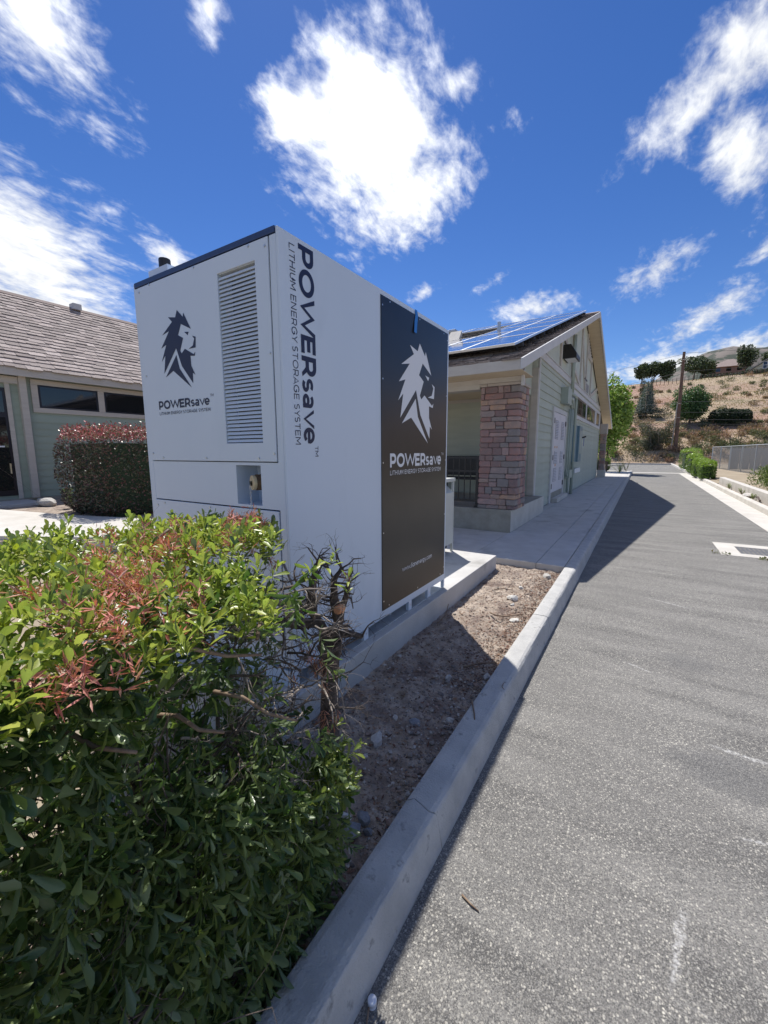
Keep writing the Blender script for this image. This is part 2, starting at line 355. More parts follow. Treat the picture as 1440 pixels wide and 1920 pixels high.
class MB:
    def __init__(s): s.v = []; s.f = []; s.c = []
    def add(s, vs, fs, col=None):
        n = len(s.v); s.v += [tuple(v) for v in vs]; s.f += [tuple(i+n for i in f) for f in fs]
        if col is not None: s.c += [col]*len(vs)
        return s
    def box(s, x0, x1, y0, y1, z0, z1, col=None):
        return s.add([(x0, y0, z0), (x1, y0, z0), (x1, y1, z0), (x0, y1, z0), (x0, y0, z1), (x1, y0, z1), (x1, y1, z1), (x0, y1, z1)],
                     [(0, 3, 2, 1), (4, 5, 6, 7), (0, 1, 5, 4), (1, 2, 6, 5), (2, 3, 7, 6), (3, 0, 4, 7)], col)
    def prism(s, poly, vec, col=None):
        """closed polygon (list of points) pushed along vec"""
        n = len(poly); vec = Vector(vec); a = [Vector(p) for p in poly]; b = [p+vec for p in a]
        fs = [tuple(range(n))[::-1], tuple(range(n, 2*n))] + [(i, (i+1) % n, n+(i+1) % n, n+i) for i in range(n)]
        return s.add(a+b, fs, col)
    def bar(s, a, b, w, h, up=(0, 0, 1)):
        """rectangular bar from a to b, w wide across, h along up"""
        a, b, up = Vector(a), Vector(b), Vector(up); d = (b-a).normalized(); x = d.cross(up).normalized()*w/2; y = x.cross(d).normalized()*h/2
        return s.prism([a-x-y, a+x-y, a+x+y, a-x+y], b-a)
    def tube(s, pts, rad, n=6, cap=True, col=None):
        pts = [Vector(p) for p in pts]
        if not hasattr(rad, '__len__'): rad = [rad]*len(pts)
        vs = []; ref = Vector((.31, .17, .93))
        for i, p in enumerate(pts):
            d = (pts[min(i+1, len(pts)-1)] - pts[max(i-1, 0)])
            d = d.normalized() if d.length > 1e-9 else Vector((0, 0, 1))
            x = d.cross(ref)
            if x.length < .05: x = d.cross(Vector((1, 0, 0)))
            x.normalize(); y = d.cross(x)
            vs += [p + (x*math.cos(2*PI*k/n) + y*math.sin(2*PI*k/n))*rad[i] for k in range(n)]
        fs = [(i*n+k, i*n+(k+1) % n, (i+1)*n+(k+1) % n, (i+1)*n+k) for i in range(len(pts)-1) for k in range(n)]
        if cap: fs += [tuple(range(n))[::-1], tuple(range((len(pts)-1)*n, len(pts)*n))]
        return s.add(vs, fs, col)
    def build(s, name, m, parent=None, loc=(0, 0, 0), smooth=False, bevel=0, seg=2, kind=None, label=None, cat=None, group=None):
        o = bpy.data.objects.new(name, bpy.data.meshes.new(name)); reg(o, parent, loc); org = ORG[o.name]
        me = o.data; me.from_pydata([(v[0]-org.x, v[1]-org.y, v[2]-org.z) for v in s.v], [], s.f); me.update()
        if len(s.c) == len(s.v) and s.c:
            at = me.attributes.new('Col', 'FLOAT_COLOR', 'POINT'); at.data.foreach_set('color', [x for c in s.c for x in (*c, 1)])
        me.materials.append(MATS[m])
        if smooth: me.polygons.foreach_set('use_smooth', [True]*len(me.polygons))
        if bevel:
            b = o.modifiers.new('bevel', 'BEVEL'); b.width = bevel; b.segments = seg; b.limit_method = 'ANGLE'
        return tag(o, label, cat, group, kind)

def inst(name, me, parent, pos, rot=None, scale=None, matrix=None):
    """another object on shared mesh data; pos in world coordinates"""
    o = bpy.data.objects.new(name, me); reg(o, parent, (0, 0, 0)); org = ORG[o.name]
    if matrix is not None:
        mtx = matrix.copy(); mtx.translation = mtx.translation - org if parent is not None else mtx.translation
        o.matrix_basis = mtx
    else:
        o.location = Vector(pos) - org if parent is not None else Vector(pos)
        if rot: o.rotation_euler = rot
        if scale: o.scale = scale
    return o
def shared(mb, name, m, smooth=False):
    me = bpy.data.meshes.new(name); me.from_pydata(mb.v, [], mb.f); me.update(); me.materials.append(MATS[m])
    if smooth: me.polygons.foreach_set('use_smooth', [True]*len(me.polygons))
    return me

LEAF_T = (np.array([(0, 0, 0), (.38, -.30, .05), (.38, 0, 0), (.38, .30, .05), (.74, -.5, .05), (.74, 0, -.02), (.74, .5, .05), (.93, -.27, .0), (1, 0, -.07), (.93, .27, 0)], float),
          [(0, 1, 2), (0, 2, 3), (1, 4, 5, 2), (2, 5, 6, 3), (4, 7, 8, 5), (5, 8, 9, 6)])
CARD_T = (np.array([(0, 0, 0), (.5, -.5, .06), (1, 0, -.03), (.5, .5, .06)], float), [(0, 1, 2, 3)])
ROLL_T = (np.array([(0, -.1, 0), (0, .1, 0), (.5, -.5, .05), (.5, 0, -.02), (.5, .5, .05), (1, 0, .08)], float), [(0, 2, 3, 1), (1, 3, 4), (2, 5, 3), (3, 5, 4)])
def unit(a): return a/np.maximum(np.linalg.norm(a, axis=1, keepdims=True), 1e-9)
def leaves(name, P, D, Nn, Ln, Wd, colr, m, parent=None, tmpl=CARD_T, kind=None, loc=(0, 0, 0), **tk):
    """many small blades as one mesh: base points P, pointing D, facing Nn"""
    T, F = tmpl; n = len(P); k = len(T)
    D = unit(D); S = unit(np.cross(Nn, D)); Nn = np.cross(D, S)
    o = bpy.data.objects.new(name, bpy.data.meshes.new(name)); reg(o, parent, loc); org = np.array(ORG[o.name])
    V = ((P-org)[:, None] + D[:, None]*(T[None, :, 0:1]*Ln[:, None, None]) + S[:, None]*(T[None, :, 1:2]*Wd[:, None, None]) + Nn[:, None]*(T[None, :, 2:3]*Ln[:, None, None])).reshape(-1, 3)
    fl = np.concatenate([np.array(f) for f in F]); sz = np.array([len(f) for f in F])
    li = (fl[None, :] + (np.arange(n)*k)[:, None]).reshape(-1); szs = np.tile(sz, n); st = np.concatenate([[0], np.cumsum(szs)[:-1]])
    me = o.data; me.vertices.add(len(V)); me.vertices.foreach_set('co', V.ravel().astype(np.float32))
    me.loops.add(len(li)); me.loops.foreach_set('vertex_index', li.astype(np.int32))
    me.polygons.add(len(szs)); me.polygons.foreach_set('loop_start', st.astype(np.int32))
    me.update(calc_edges=True)
    at = me.attributes.new('Col', 'FLOAT_COLOR', 'POINT')
    c4 = np.ones((n, k, 4)); c4[:, :, :3] = np.clip(colr, 0, 1)[:, None]; at.data.foreach_set('color', c4.ravel().astype(np.float32))
    me.materials.append(MATS[m])
    return tag(o, kind=kind, **tk)
def cols(n, base, dv=.25, dh=.08):
    c = np.array(base)[None]*(1+NR.uniform(-dv, dv, (n, 1))); return c*(1+NR.uniform(-dh, dh, (n, 3)))
def pick(n, lst, p=None, dv=.2):
    i = NR.choice(len(lst), n, p=p); return np.array(lst)[i]*(1+NR.uniform(-dv, dv, (n, 1)))
def rdir(n): return unit(NR.normal(size=(n, 3)))

def rock_mesh(seed, sx, sy, sz, rough=.28, sub=2, flat=.0):
    bm = bmesh.new(); bmesh.ops.create_icosphere(bm, subdivisions=sub, radius=1)
    r = random.Random(seed); off = Vector((r.uniform(0, 50), r.uniform(0, 50), r.uniform(0, 50)))
    planes = [(Vector((r.gauss(0, 1), r.gauss(0, 1), r.gauss(0, 1))).normalized(), r.uniform(.55, .85)) for _ in range(7)]
    for v in bm.verts:
        p = v.co.copy()
        for nn, d in planes:
            e = p.dot(nn)-d
            if e > 0: p -= nn*e
        p *= 1 + noise.noise(v.co*1.6+off)*rough
        v.co = Vector((p.x*sx, p.y*sy, p.z*sz))
    return bm
def rock_obj(name, seed, pos, s, m='rock', parent=None, sub=2, **k):
    bm = rock_mesh(seed, *s, sub=sub); me = bpy.data.meshes.new(name); bm.to_mesh(me); bm.free(); me.materials.append(MATS[m])
    o = bpy.data.objects.new(name, me); reg(o, parent, pos); o.rotation_euler = (0, 0, seed*1.3)
    return tag(o, **k)

# ================================================================== SETTING
def interp(x, pts):
    if x <= pts[0][0]: return pts[0][1]
    for (a, b), (c, d) in zip(pts, pts[1:]):
        if x <= c:
            t = (x-a)/(c-a); t = t*t*(3-2*t)*.5 + t*.5; return b+(d-b)*t
    return pts[-1][1]
HP = [(56.5, -.06), (57.5, .1), (60, 1.6), (66, 3.4), (73, 5.7), (79, 7.0), (95, 11.3), (114, 16.8), (122, 17.2), (140, 19.4), (175, 22.5), (300, 22), (420, -30)]
def hill(x, y):
    z = interp(y, HP)
    if z > .2: z += min(1, (y-57)/25)*(.018*max(-6, min(26, x-4)) + .7*noise.noise(Vector((x*.09, y*.09, 0))) + .25*noise.noise(Vector((x*.35, y*.35, 3))))
    return z

def ground():
    mb = MB(); xs = [-300, -80, -40, -17.5, -16, -9, -3.6, 4, 8, 15, 40, 120, 300]; ys = [-300, -60, -10, 3, 8, 20, 40, 57.4]
    for y in ys:
        for x in xs: mb.v.append((x, y, -.06))
    n = len(xs)
    for j in range(len(ys)-1):
        for i in range(n-1): mb.f.append((j*n+i, j*n+i+1, (j+1)*n+i+1, (j+1)*n+i))
    mb.build('ground', 'ground_dirt', kind='structure')
    mb = MB(); xs = [-60+i*1.5 for i in range(41)] + [1.5+i*1.0 for i in range(45)] + [46+i*6 for i in range(14)]; ys = [56.5+i*.8 for i in range(30)] + [80.5+i*1.5 for i in range(60)] + [172+i*15 for i in range(18)]
    for y in ys:
        for x in xs: mb.v.append((x, y, hill(x, y)))
    n = len(xs)
    for j in range(len(ys)-1):
        for i in range(n-1): mb.f.append((j*n+i, j*n+i+1, (j+1)*n+i+1, (j+1)*n+i))
    mat('hillside', (.30, .215, .16), (.40, .31, .205), rough=.95, scale=.16, detail=10, third=(.33, .20, .15), tscale=.07, tramp=(.48, .6), bump=.6, bscale=1.5, stretch=(.6, 1, 1.6))
    mb.build('hillside', 'hillside', smooth=True, kind='structure')
    # far mountain
    mb = MB(); xs = [-260+i*9 for i in range(80)]; ys = [520+i*16 for i in range(32)]
    RP = [(-300, 40), (-60, 70), (8, 122), (40, 142), (70, 158), (105, 161), (135, 153), (200, 160), (500, 90)]
    for y in ys:
        for x in xs:
            t = min(1, (y-520)/290.0); t = t*t*(3-2*t); fall = 1 if y < 820 else max(0, 1-(y-820)/230)
            k = noise.fractal(Vector((x*.012, y*.012, 1)), 1, 2, 5)
            rid = abs(noise.noise(Vector((x*.022+y*.006, y*.004, 7))))
            mb.v.append((x, y, interp(x*800/y, RP)*t*fall*(y/800.0 if y < 820 else 1.02) + 9*k*t - 16*rid*t*(1-t)*2 - 8))
    n = len(xs)
    for j in range(len(ys)-1):
        for i in range(n-1): mb.f.append((j*n+i, j*n+i+1, (j+1)*n+i+1, (j+1)*n+i))
    mat('mountain', (.15, .128, .112), (.19, .163, .142), rough=.95, scale=.02, detail=8, third=(.05, .062, .046), tscale=.045, tramp=(.47, .53))
    mb.build('mountain', 'mountain', smooth=True, kind='structure')
ground()

def road():
    mb = MB(); mb.box(-.575, 2.2, -8, 35.2, -.06, 0.0); mb.build('road', 'asphalt', kind='structure')
    mb = MB(); mb.prism([(-9, 36.0, -.06), (2.75, 36.0, -.06), (2.75, 56.2, -.06), (-9, 56.2, -.06)], (0, 0, .058)); mb.build('rear_pavement', 'asphalt', kind='structure')
    mb = MB(); mb.box(-2.2, 2.7, 35.2, 36.0, -.06, .004); mb.build('cross_gutter', 'pale_concrete', kind='structure')
    g = tag(reg(bpy.data.objects.new('gutter', None), None, (2.45, 14, 0)), kind='structure')
    y = -8
    while y < 35.2:
        e = min(35.2, y+3.05); MB().box(2.2, 2.7, y+.004, e-.004, -.06, .005).build('gutter_slab', 'pale_concrete', g, bevel=.006); y = e
road()

def kerbs():
    k = tag(reg(bpy.data.objects.new('kerb', None), None, (-.66, 10, 0)), kind='structure')
    prof = [(-.575, -.05), (-.575, 0), (-.604, .128), (-.612, .143), (-.63, .151), (-.71, .152), (-.737, .146), (-.742, .13), (-.742, -.05)]
    def seg(y0, y1, name='kerb_block'):
        mb = MB(); n = len(prof); m = max(2, int((y1(0)-y0(0))/(.07 if y0(0) < 8 and y1(0) > 0 else .5))+1); r = random.Random(int(y0(0)*100)+5)
        for i in range(m):
            t = i/(m-1)
            for j, (x, z) in enumerate(prof):
                yy = y0(j)*(1-t)+y1(j)*t; w = noise.noise(Vector((yy*2.3, j*.5, 1)))*.0035 + (noise.noise(Vector((yy*14, j*.9, 4)))*.0035 - .010*max(0, noise.noise(Vector((yy*6, 3, 8)))-.42) if j in (2, 3, 4) else 0)
                mb.v.append((x+w, yy, z+(w*.6 if z > .1 else 0)))
        for i in range(m-1):
            for j in range(n-1): mb.f.append((i*n+j, i*n+j+1, (i+1)*n+j+1, (i+1)*n+j)[::-1])
        mb.f += [tuple(range(n)), tuple(range((m-1)*n, m*n))[::-1]]
        o = mb.build(name, 'kerb_concrete', k, smooth=False, bevel=.003); return o
    crack = lambda j: 1.345 + [.02, .0, .012, .004, -.012, .018, -.006, .01, .01][j]
    K = lambda y: (lambda j: y)
    js = [-7, -4, -1.2]
    for a, b in zip(js, js[1:]): seg(K(a), K(b-.004))
    seg(K(-1.2), lambda j: crack(j)-.0022); seg(lambda j: crack(j)+.0022, K(3.676))
    js = [3.684, 7.03, 10.1, 13.15, 16.2, 19.25, 22.3, 25.4, 28.5, 31.6, 35.2]
    for a, b in zip(js, js[1:]): seg(K(a), K(b-.008))
    k2 = tag(reg(bpy.data.objects.new('far_kerb', None), None, (2.77, 14, 0)), kind='structure')
    y = -6
    while y < 55:
        e = y+3.05
        MB().prism([(2.70, y+.005, -.05), (2.85, y+.005, -.05), (2.85, y+.005, .15), (2.735, y+.005, .15), (2.712, y+.005, .13)], (0, 3.04, 0)).build('kerb_block', 'pale_concrete', k2, bevel=.006); y = e
    MB().box(-6, 2.7, 56.2, 56.35, -.05, .14).build('kerb_block', 'pale_concrete', k2, bevel=.01)
    # walkway slabs beside the building
    w = tag(reg(bpy.data.objects.new('walkway', None), None, (-1.4, 14, .1)), kind='structure')
    ys = [5.46, 7.18, 9.3, 11.6, 14.8, 18.0, 21.2, 24.4, 27.6]
    for a, b in zip(ys, ys[1:]):
        MB().box(-1.955, -1.09, a+.003, b-.003, -.05, .15).build('paving_slab', 'concrete', w, bevel=.004)
        MB().box(-1.084, -.746, a+.003, b-.003, -.05, .149 if a < 14 else .151).build('paving_slab', 'concrete', w, bevel=.004)
    MB().box(-9.0, -1.961, 5.46, 7.28, -.05, .15).build('paving_slab', 'concrete', w, bevel=.004)
    MB().box(-2.14, -1.961, 10.2, 27.6, -.05, .149).build('paving_slab', 'concrete', w)
    MB().box(-4.2, -.746, 27.61, 35.0, -.05, .13).build('paving_slab', 'pale_concrete', w, bevel=.004)
    # equipment pad
    MB().box(-3.7, -1.54, 1.33, 5.22, -.05, .243).build('equipment_pad', 'concrete', kind='structure', bevel=.006)
    MB().box(-9.0, -3.71, 4.9, 5.45, -.05, .16).build('side_path', 'pale_concrete', kind='structure', bevel=.006)
kerbs()

def left_path():
    P = [(-16, -1.25), (-4.4, 4.85), (-7.2, 5.15), (-11.07, 4.0), (-13.7, 3.49), (-17.2, 2.8)]
    MB().prism([(x, y, -.05) for x, y in P], (0, 0, .25)).build('path', 'pale_concrete', kind='structure', bevel=.01)
    mb = MB(); n = 22
    for i in range(n):
        for j in range(n):
            x = -17.6+8.5*i/(n-1); y = 2.2+12*j/(n-1); mb.v.append((x, y, .13+.03*noise.noise(Vector((x*2, y*2, 0)))))
    for i in range(n-1):
        for j in range(n-1): mb.f.append((i*n+j, (i+1)*n+j, (i+1)*n+j+1, i*n+j+1))
    mb.build('soil_bed', 'soil', smooth=True, kind='structure')
left_path()

SOIL_Z = lambda x, y: .035 + .018*noise.noise(Vector((x*2.6, y*2.6, 2))) + .016*noise.noise(Vector((x*9, y*9, 5))) + .012*noise.noise(Vector((x*26, y*26, 9))) + .006*noise.noise(Vector((x*60, y*60, 2))) + .03*max(0, (y-4.2)/1.2) - .035*max(0, 1-((x+1.23)**2+(y-2.12)**2)/.0028)
def bed():
    mb = MB(); nx, ny = 130, 560; X0, X1, Y0, Y1 = -1.9, -.73, -1.6, 5.47
    xs = [X0+(X1-X0)*i/(nx-1) for i in range(nx)]; ys = [Y0+(Y1-Y0)*j/(ny-1) for j in range(ny)]
    for y in ys:
        for x in xs: mb.v.append((x, y, SOIL_Z(x, y)))
    for j in range(ny-1):
        for i in range(nx-1): mb.f.append((j*nx+i, j*nx+i+1, (j+1)*nx+i+1, (j+1)*nx+i))
    bed = mb.build('planting_bed', 'soil', smooth=True, kind='structure')
    # pebbles
    shapes = []
    for s in range(6):
        bm = rock_mesh(900+s, 1, .8, .6, rough=.25, sub=1); shapes.append(([v.co.copy() for v in bm.verts], [tuple(v.index for v in f.verts) for f in bm.faces])); bm.free()
    mb = MB(); r = random.Random(21)
    PC = [(.30, .27, .24), (.42, .38, .33), (.22, .20, .19), (.52, .49, .45), (.27, .22, .19), (.36, .27, .22)]
    for i in range(5200):
        x = r.uniform(-1.53, -.75); y = r.uniform(.2, 5.42)
        if r.random() < .45: y = r.uniform(.6, 2.6)
        if r.random() < .3: x = -.75-abs(r.gauss(0, .12)); x = max(-1.53, x)
        s = min(.026, .004*math.exp(abs(r.gauss(0, .68))));
        if y > 3: s *= .9
        vs, fs = shapes[i % 6]; a = r.uniform(0, 6.3); ca, sa = math.cos(a), math.sin(a); z = SOIL_Z(x, y)+s*.15; c = r.choice(PC); k = r.uniform(.8, 1.2)
        mb.add([(x+s*(v.x*ca-v.y*sa), y+s*(v.x*sa+v.y*ca), z+s*v.z) for v in vs], fs, tuple(q*k for q in c))
    mb.build('pebbles', 'pebble', kind='stuff', label='small pale pebbles scattered over the brown planting bed')
    # bark chips and leaf litter
    n = 7500; x = NR.uniform(-1.53, -.75, n); y = NR.uniform(.2, 5.42, n)
    q = NR.uniform(size=n) < .45; x[q] = np.maximum(-1.53, -.76-np.abs(NR.normal(0, .16, q.sum()))); y[q] = NR.uniform(2.4, 5.4, q.sum())
    z = np.array([SOIL_Z(a, b) for a, b in zip(x, y)])+.002
    D = np.stack([NR.normal(size=n), NR.normal(size=n), NR.normal(0, .22, n)], 1); Nn = np.stack([NR.normal(0, .35, n), NR.normal(0, .35, n), np.ones(n)], 1)
    L = NR.uniform(.008, .034, n); leaves('bark_litter', np.stack([x, y, z], 1), D, Nn, L, L*NR.uniform(.2, .5, n), pick(n, [(.17, .09, .065), (.25, .15, .11), (.12, .075, .055), (.30, .20, .14)]), 'mulch', tmpl=ROLL_T, kind='stuff', label='brown bark chips and dry leaf litter in the planting bed')
    # the stones one can pick out
    RK = [(-1.114, 1.69, .055, 'pale grey chunky rock in the shaded soil beside the bare shrub'), (-1.01, 1.93, .042, 'flat dark slate stone lying in the shaded soil'),
          (-.90, 1.17, .058, 'dark blue-grey angular rock beside the near kerb'), (-.895, 1.245, .04, 'brown-grey rock just behind the dark angular rock'),
          (-1.09, 1.345, .04, 'white stone at the edge of the hedge, upper of the pair'), (-1.055, 1.275, .038, 'white stone at the edge of the hedge, lower of the pair'),
          (-.855, 1.213, .027, 'small rounded stone touching the near kerb beside the dark rock'), (-1.035, 2.48, .032, 'small pale stone in the middle of the shaded soil'),
          (-1.057, 4.24, .075, 'large white rock in the sunlit part of the planting bed'), (-.90, 3.70, .062, 'flat cream stone near the kerb joint in sunlight'),
          (-.89, 5.15, .07, 'pale stone in the far corner of the bed by the walkway'), (-.975, 1.215, .032, 'small white stone under the hedge twigs'),
          (-.80, 2.62, .04, 'pale blue-grey stone beside the kerb in shade'), (-.84, 2.05, .03, 'rounded pale pebble next to the kerb by the twig'), (-1.02, 4.06, .03, 'small white stone in front of the large white rock'), (-1.07, 4.62, .035, 'brown stone behind the large white rock')]
    for i, (x, y, s, lb) in enumerate(RK):
        fl = .35 if 'flat' in lb else .68
        o = rock_obj('rock', 40+i, (x, y, SOIL_Z(x, y)+s*fl*.35), (s, s*.72, s*fl), label=lb, cat='rock', group='rocks in the planting bed')
        if 'white' in lb or 'cream' in lb:
            mat('rock_white', (.55, .53, .48), (.68, .66, .61), rough=.8, scale=20, bump=.5, bscale=50); o.data.materials[0] = MATS['rock_white']
        if 'dark' in lb:
            mat('rock_dark', (.17, .18, .20), (.30, .31, .33), rough=.75, scale=18, bump=.5, bscale=50); o.data.materials[0] = MATS['rock_dark']
    # twigs
    def twig(pts, r, lb):
        p0 = Vector(pts[0]); MB().tube(pts, [r*(1-.4*i/(len(pts)-1)) for i in range(len(pts))], 6).build('twig', 'twig', loc=p0, label=lb, cat='twig', group='twigs on the ground', smooth=True)
    twig([(-.745, 2.14, .157), (-.715, 2.08, .158), (-.69, 2.03, .157), (-.672, 1.985, .156)], .006, 'short dark twig lying across the kerb')
    z = .06; twig([(-1.14, 3.72, z), (-1.05, 3.66, z+.012), (-.98, 3.69, z+.008), (-.90, 3.78, z+.01), (-.86, 3.85, z)], .008, 'curved brown stick in the sunlit soil')
    twig([(-1.46, 3.22, .07), (-1.44, 3.36, .10), (-1.47, 3.48, .16)], .006, 'thin pale stick leaning on the equipment pad')
    twig([(-.98, 2.62, .065), (-.90, 2.72, .075), (-.80, 2.80, .07)], .008, 'dark stick in the shaded soil close to the kerb')
    twig([(-1.3, 4.36, .07), (-1.22, 4.45, .075), (-1.12, 4.46, .07)], .006, 'short dark stick in the sunlit soil by the pad')
    twig([(-.44, 1.22, .004), (-.40, 1.205, .006), (-.37, 1.20, .004)], .004, 'tiny reddish twig on the asphalt')
    twig([(-.56, .80, .004), (-.54, .755, .012), (-.53, .74, .006)], .003, 'forked twig on the asphalt beside the bottle cap')
    twig([(-.64, 2.42, .154), (-.635, 2.37, .157), (-.615, 2.35, .155)], .0025, 'tiny leaf stalk on the sunlit kerb')
    # bottle cap
    c = thing('bottle_cap', 'small white plastic bottle cap beside the kerb foot', 'cap', (-.552, .80, .0))
    pr = [(0, .022), (.010, .0225), (.0125, .021), (.0132, .018), (.0132, .009), (.0128, .009)]
    mb = MB(); n = 24
    for rr, z in pr: mb.v += [(-.552+rr*math.cos(2*PI*k/n), .80+rr*math.sin(2*PI*k/n), z) for k in range(n)]
    for i in range(len(pr)-1): mb.f += [(i*n+k, i*n+(k+1) % n, (i+1)*n+(k+1) % n, (i+1)*n+k) for k in range(n)]
    mb.build('cap_top', 'cap_plastic', c, smooth=True)
    mb = MB().tube([(-.552, .80, .0), (-.552, .80, .008)], .0129, 24); mb.build('cap_ring', 'cap_plastic', c)
bed()

# ================================================================== LETTERING
def arc(cx, cy, rx, ry, a0, a1, n=14):
    return [(cx+rx*math.cos(math.radians(a0+(a1-a0)*i/n)), cy+ry*math.sin(math.radians(a0+(a1-a0)*i/n))) for i in range(n+1)]
def glyph(ch, t):
    """strokes (centre line, closed, clamp range) in cap-height units, and advance"""
    h = t/2; X = .74; S = []; A = S.append
    def bowl(w, y0, y1): r = (y1-y0)/2; return [(h, y1), (w-h-r, y1)] + arc(w-h-r, (y0+y1)/2, r, r, 90, -90, 10)[1:] + [(h, y0)]
    if ch == 'P': A(([(h, 0), (h, 1)], 0)); A((bowl(.86, .36, 1-h), 0)); return S, .95
    if ch == 'R': A(([(h, 0), (h, 1)], 0)); A((bowl(.87, .37, 1-h), 0)); A(([(.52, .40), (.84, -.04)], 0)); return S, .99
    if ch == 'O': A((arc(.59, .5, .59-h, .52-h, 0, 360, 36)[:-1], 1)); return S, 1.26
    if ch == 'W': A(([(.03, 1.1), (.40, -.06), (.79, 1.02), (1.18, -.06), (1.55, 1.1)], 0)); return S, 1.60
    if ch == 'E': A(([(.78, 1-h), (h, 1-h), (h, h), (.80, h)], 0)); A(([(h, .51), (.72, .51)], 0)); return S, .92
    if ch == 'L': A(([(h, 1), (h, h), (.70, h)], 0)); return S, .78
    if ch == 'I': A(([(h, 0), (h, 1)], 0)); return S, t+.18
    if ch == 'T': A(([(0, 1-h), (.84, 1-h)], 0)); A(([(.42, 0), (.42, 1)], 0)); return S, .92
    if ch == 'H': A(([(h, 0), (h, 1)], 0)); A(([(.9-h, 0), (.9-h, 1)], 0)); A(([(h, .5), (.9-h, .5)], 0)); return S, 1.08
    if ch == 'U': A(([(h, 1), (h, .40)] + arc(.44, .42, .44-h, .42-h, 180, 360, 12) + [(.88-h, .42), (.88-h, 1)], 0)); return S, 1.04
    if ch == 'M': A(([(h, 0), (h, 1)], 0)); A(([(1.08-h, 0), (1.08-h, 1)], 0)); A(([(h*1.3, 1.06), (.54, .30), (1.08-h*1.3, 1.06)], 0)); return S, 1.25
    if ch == 'N': A(([(h, 0), (h, 1)], 0)); A(([(.90-h, 0), (.90-h, 1)], 0)); A(([(h, 1.02), (.90-h, -.02)], 0)); return S, 1.08
    if ch == 'G': A((arc(.57, .5, .57-h, .52-h, 42, 335, 26) + [(1.03-h, .30), (1.03-h, .50), (.62, .50)], 0)); return S, 1.17
    if ch == 'Y': A(([(.0, 1.05), (.42, .42), (.84, 1.05)], 0)); A(([(.42, 0), (.42, .45)], 0)); return S, .86
    if ch == 'A': A(([(-.01, -.06), (.46, 1.03), (.93, -.06)], 0)); A(([(.2, .27), (.72, .27)], 0)); return S, .97
    if ch == 'S':
        ry = (1.03-2*h)/4; rx = .37-h
        A((arc(.38, 1-h-ry+.01, rx, ry, 38, 270, 14) + arc(.38, h+ry-.01, rx, ry, 90, -142, 14)[1:], 0)); return S, .84
    if ch == 's':
        ry = (X+.03-2*h)/4; rx = .31-h
        A((arc(.31, X-h-ry+.01, rx, ry, 38, 270, 12) + arc(.31, h+ry-.01, rx, ry, 90, -142, 12)[1:], 0)); return S, .70
    if ch == 'a':
        A((arc(.32, X-.26, .32-h, .27-h, 145, 0, 10) + [(.64-h, .2), (.64-h, 0)], 0)); A((arc(.31, .225, .31-h, .235-h, 0, 360, 22)[:-1], 1)); return S, .79
    if ch == 'v': A(([(.0, X+.07), (.37, -.05), (.74, X+.07)], 0)); return S, .76
    if ch == 'w': A(([(.0, X+.07), (.29, -.05), (.57, X), (.85, -.05), (1.14, X+.07)], 0)); return S, 1.17
    if ch == 'e': A((arc(.38, X/2, .38-h, X/2-h+.02, 0, 316, 24), 0)); A(([(h, X/2-.02), (.76-h*.2, X/2-.02)], 0)); return S, .86
    if ch == 'c': A((arc(.38, X/2, .38-h, X/2-h+.02, 45, 315, 20), 0)); return S, .78
    if ch == 'o': A((arc(.39, X/2, .39-h, X/2-h+.02, 0, 360, 26)[:-1], 1)); return S, .88
    if ch == 'n': A(([(h, 0), (h, X)], 0)); A((([(h, .38)] + arc(.34, .40, .34-h, X-.40-h, 180, 0, 12) + [(.68-h, 0)]), 0)); return S, .82
    if ch == 'm':
        A(([(h, 0), (h, X)], 0))
        for x0 in (0, .52): A((([(x0+h, .38)] + arc(x0+.30, .44, .30-h, X-.44-h, 180, 0, 10) + [(x0+.60-h, 0)]), 0))
        return S, 1.26
    if ch == 'r': A(([(h, 0), (h, X)], 0)); A((arc(.36, .40, .36-h, X-.40-h, 180, 85, 8), 0)); return S, .46
    if ch == 'i': A(([(h, 0), (h, X)], 0)); A(([(h, .88), (h, .88+t)], 0)); return S, t+.15
    if ch == 'l': A(([(h, 0), (h, 1.04)], 0)); return S, t+.15
    if ch == 'g': A((arc(.38, X/2, .38-h, X/2-h, 0, 360, 24)[:-1], 1)); A((([(.76-h, X), (.76-h, 0)] + arc(.40, -.02, .36-h, .24-h, 0, -150, 10)), 0)); return S, .90
    if ch == 'y': A(([(.0, X+.05), (.37, 0)], 0)); A(([(.74, X+.05), (.30, -.28)], 0)); return S, .78
    if ch == '.': A(([(h, 0), (h, t*1.15)], 0)); return S, t+.16
    return S, .36
CLAMP = {'W': (0, 1), 'M': (0, 1), 'N': (0, 1), 'A': (0, 1), 'R': (0, 1), 'Y': (0, 1), 'v': (0, .74), 'w': (0, .74), 'y': (-.28, .74)}
def stroke_faces(pts, closed, t):
    n = len(pts); out = []
    for i in range(n):
        p = Vector(pts[i]); a = Vector(pts[i-1]) if (i or closed) else None; b = Vector(pts[(i+1) % n]) if (i < n-1 or closed) else None
        d1 = (p-a).normalized() if a is not None else None; d2 = (b-p).normalized() if b is not None else None
        if d1 is None: d1 = d2
        if d2 is None: d2 = d1
        n1 = Vector((-d1.y, d1.x)); n2 = Vector((-d2.y, d2.x)); m = (n1+n2)
        m = m.normalized() if m.length > 1e-6 else n1
        k = min(3.2, 1/max(.2, m.dot(n1)))
        out.append((p+m*k*t/2, p-m*k*t/2))
    return out
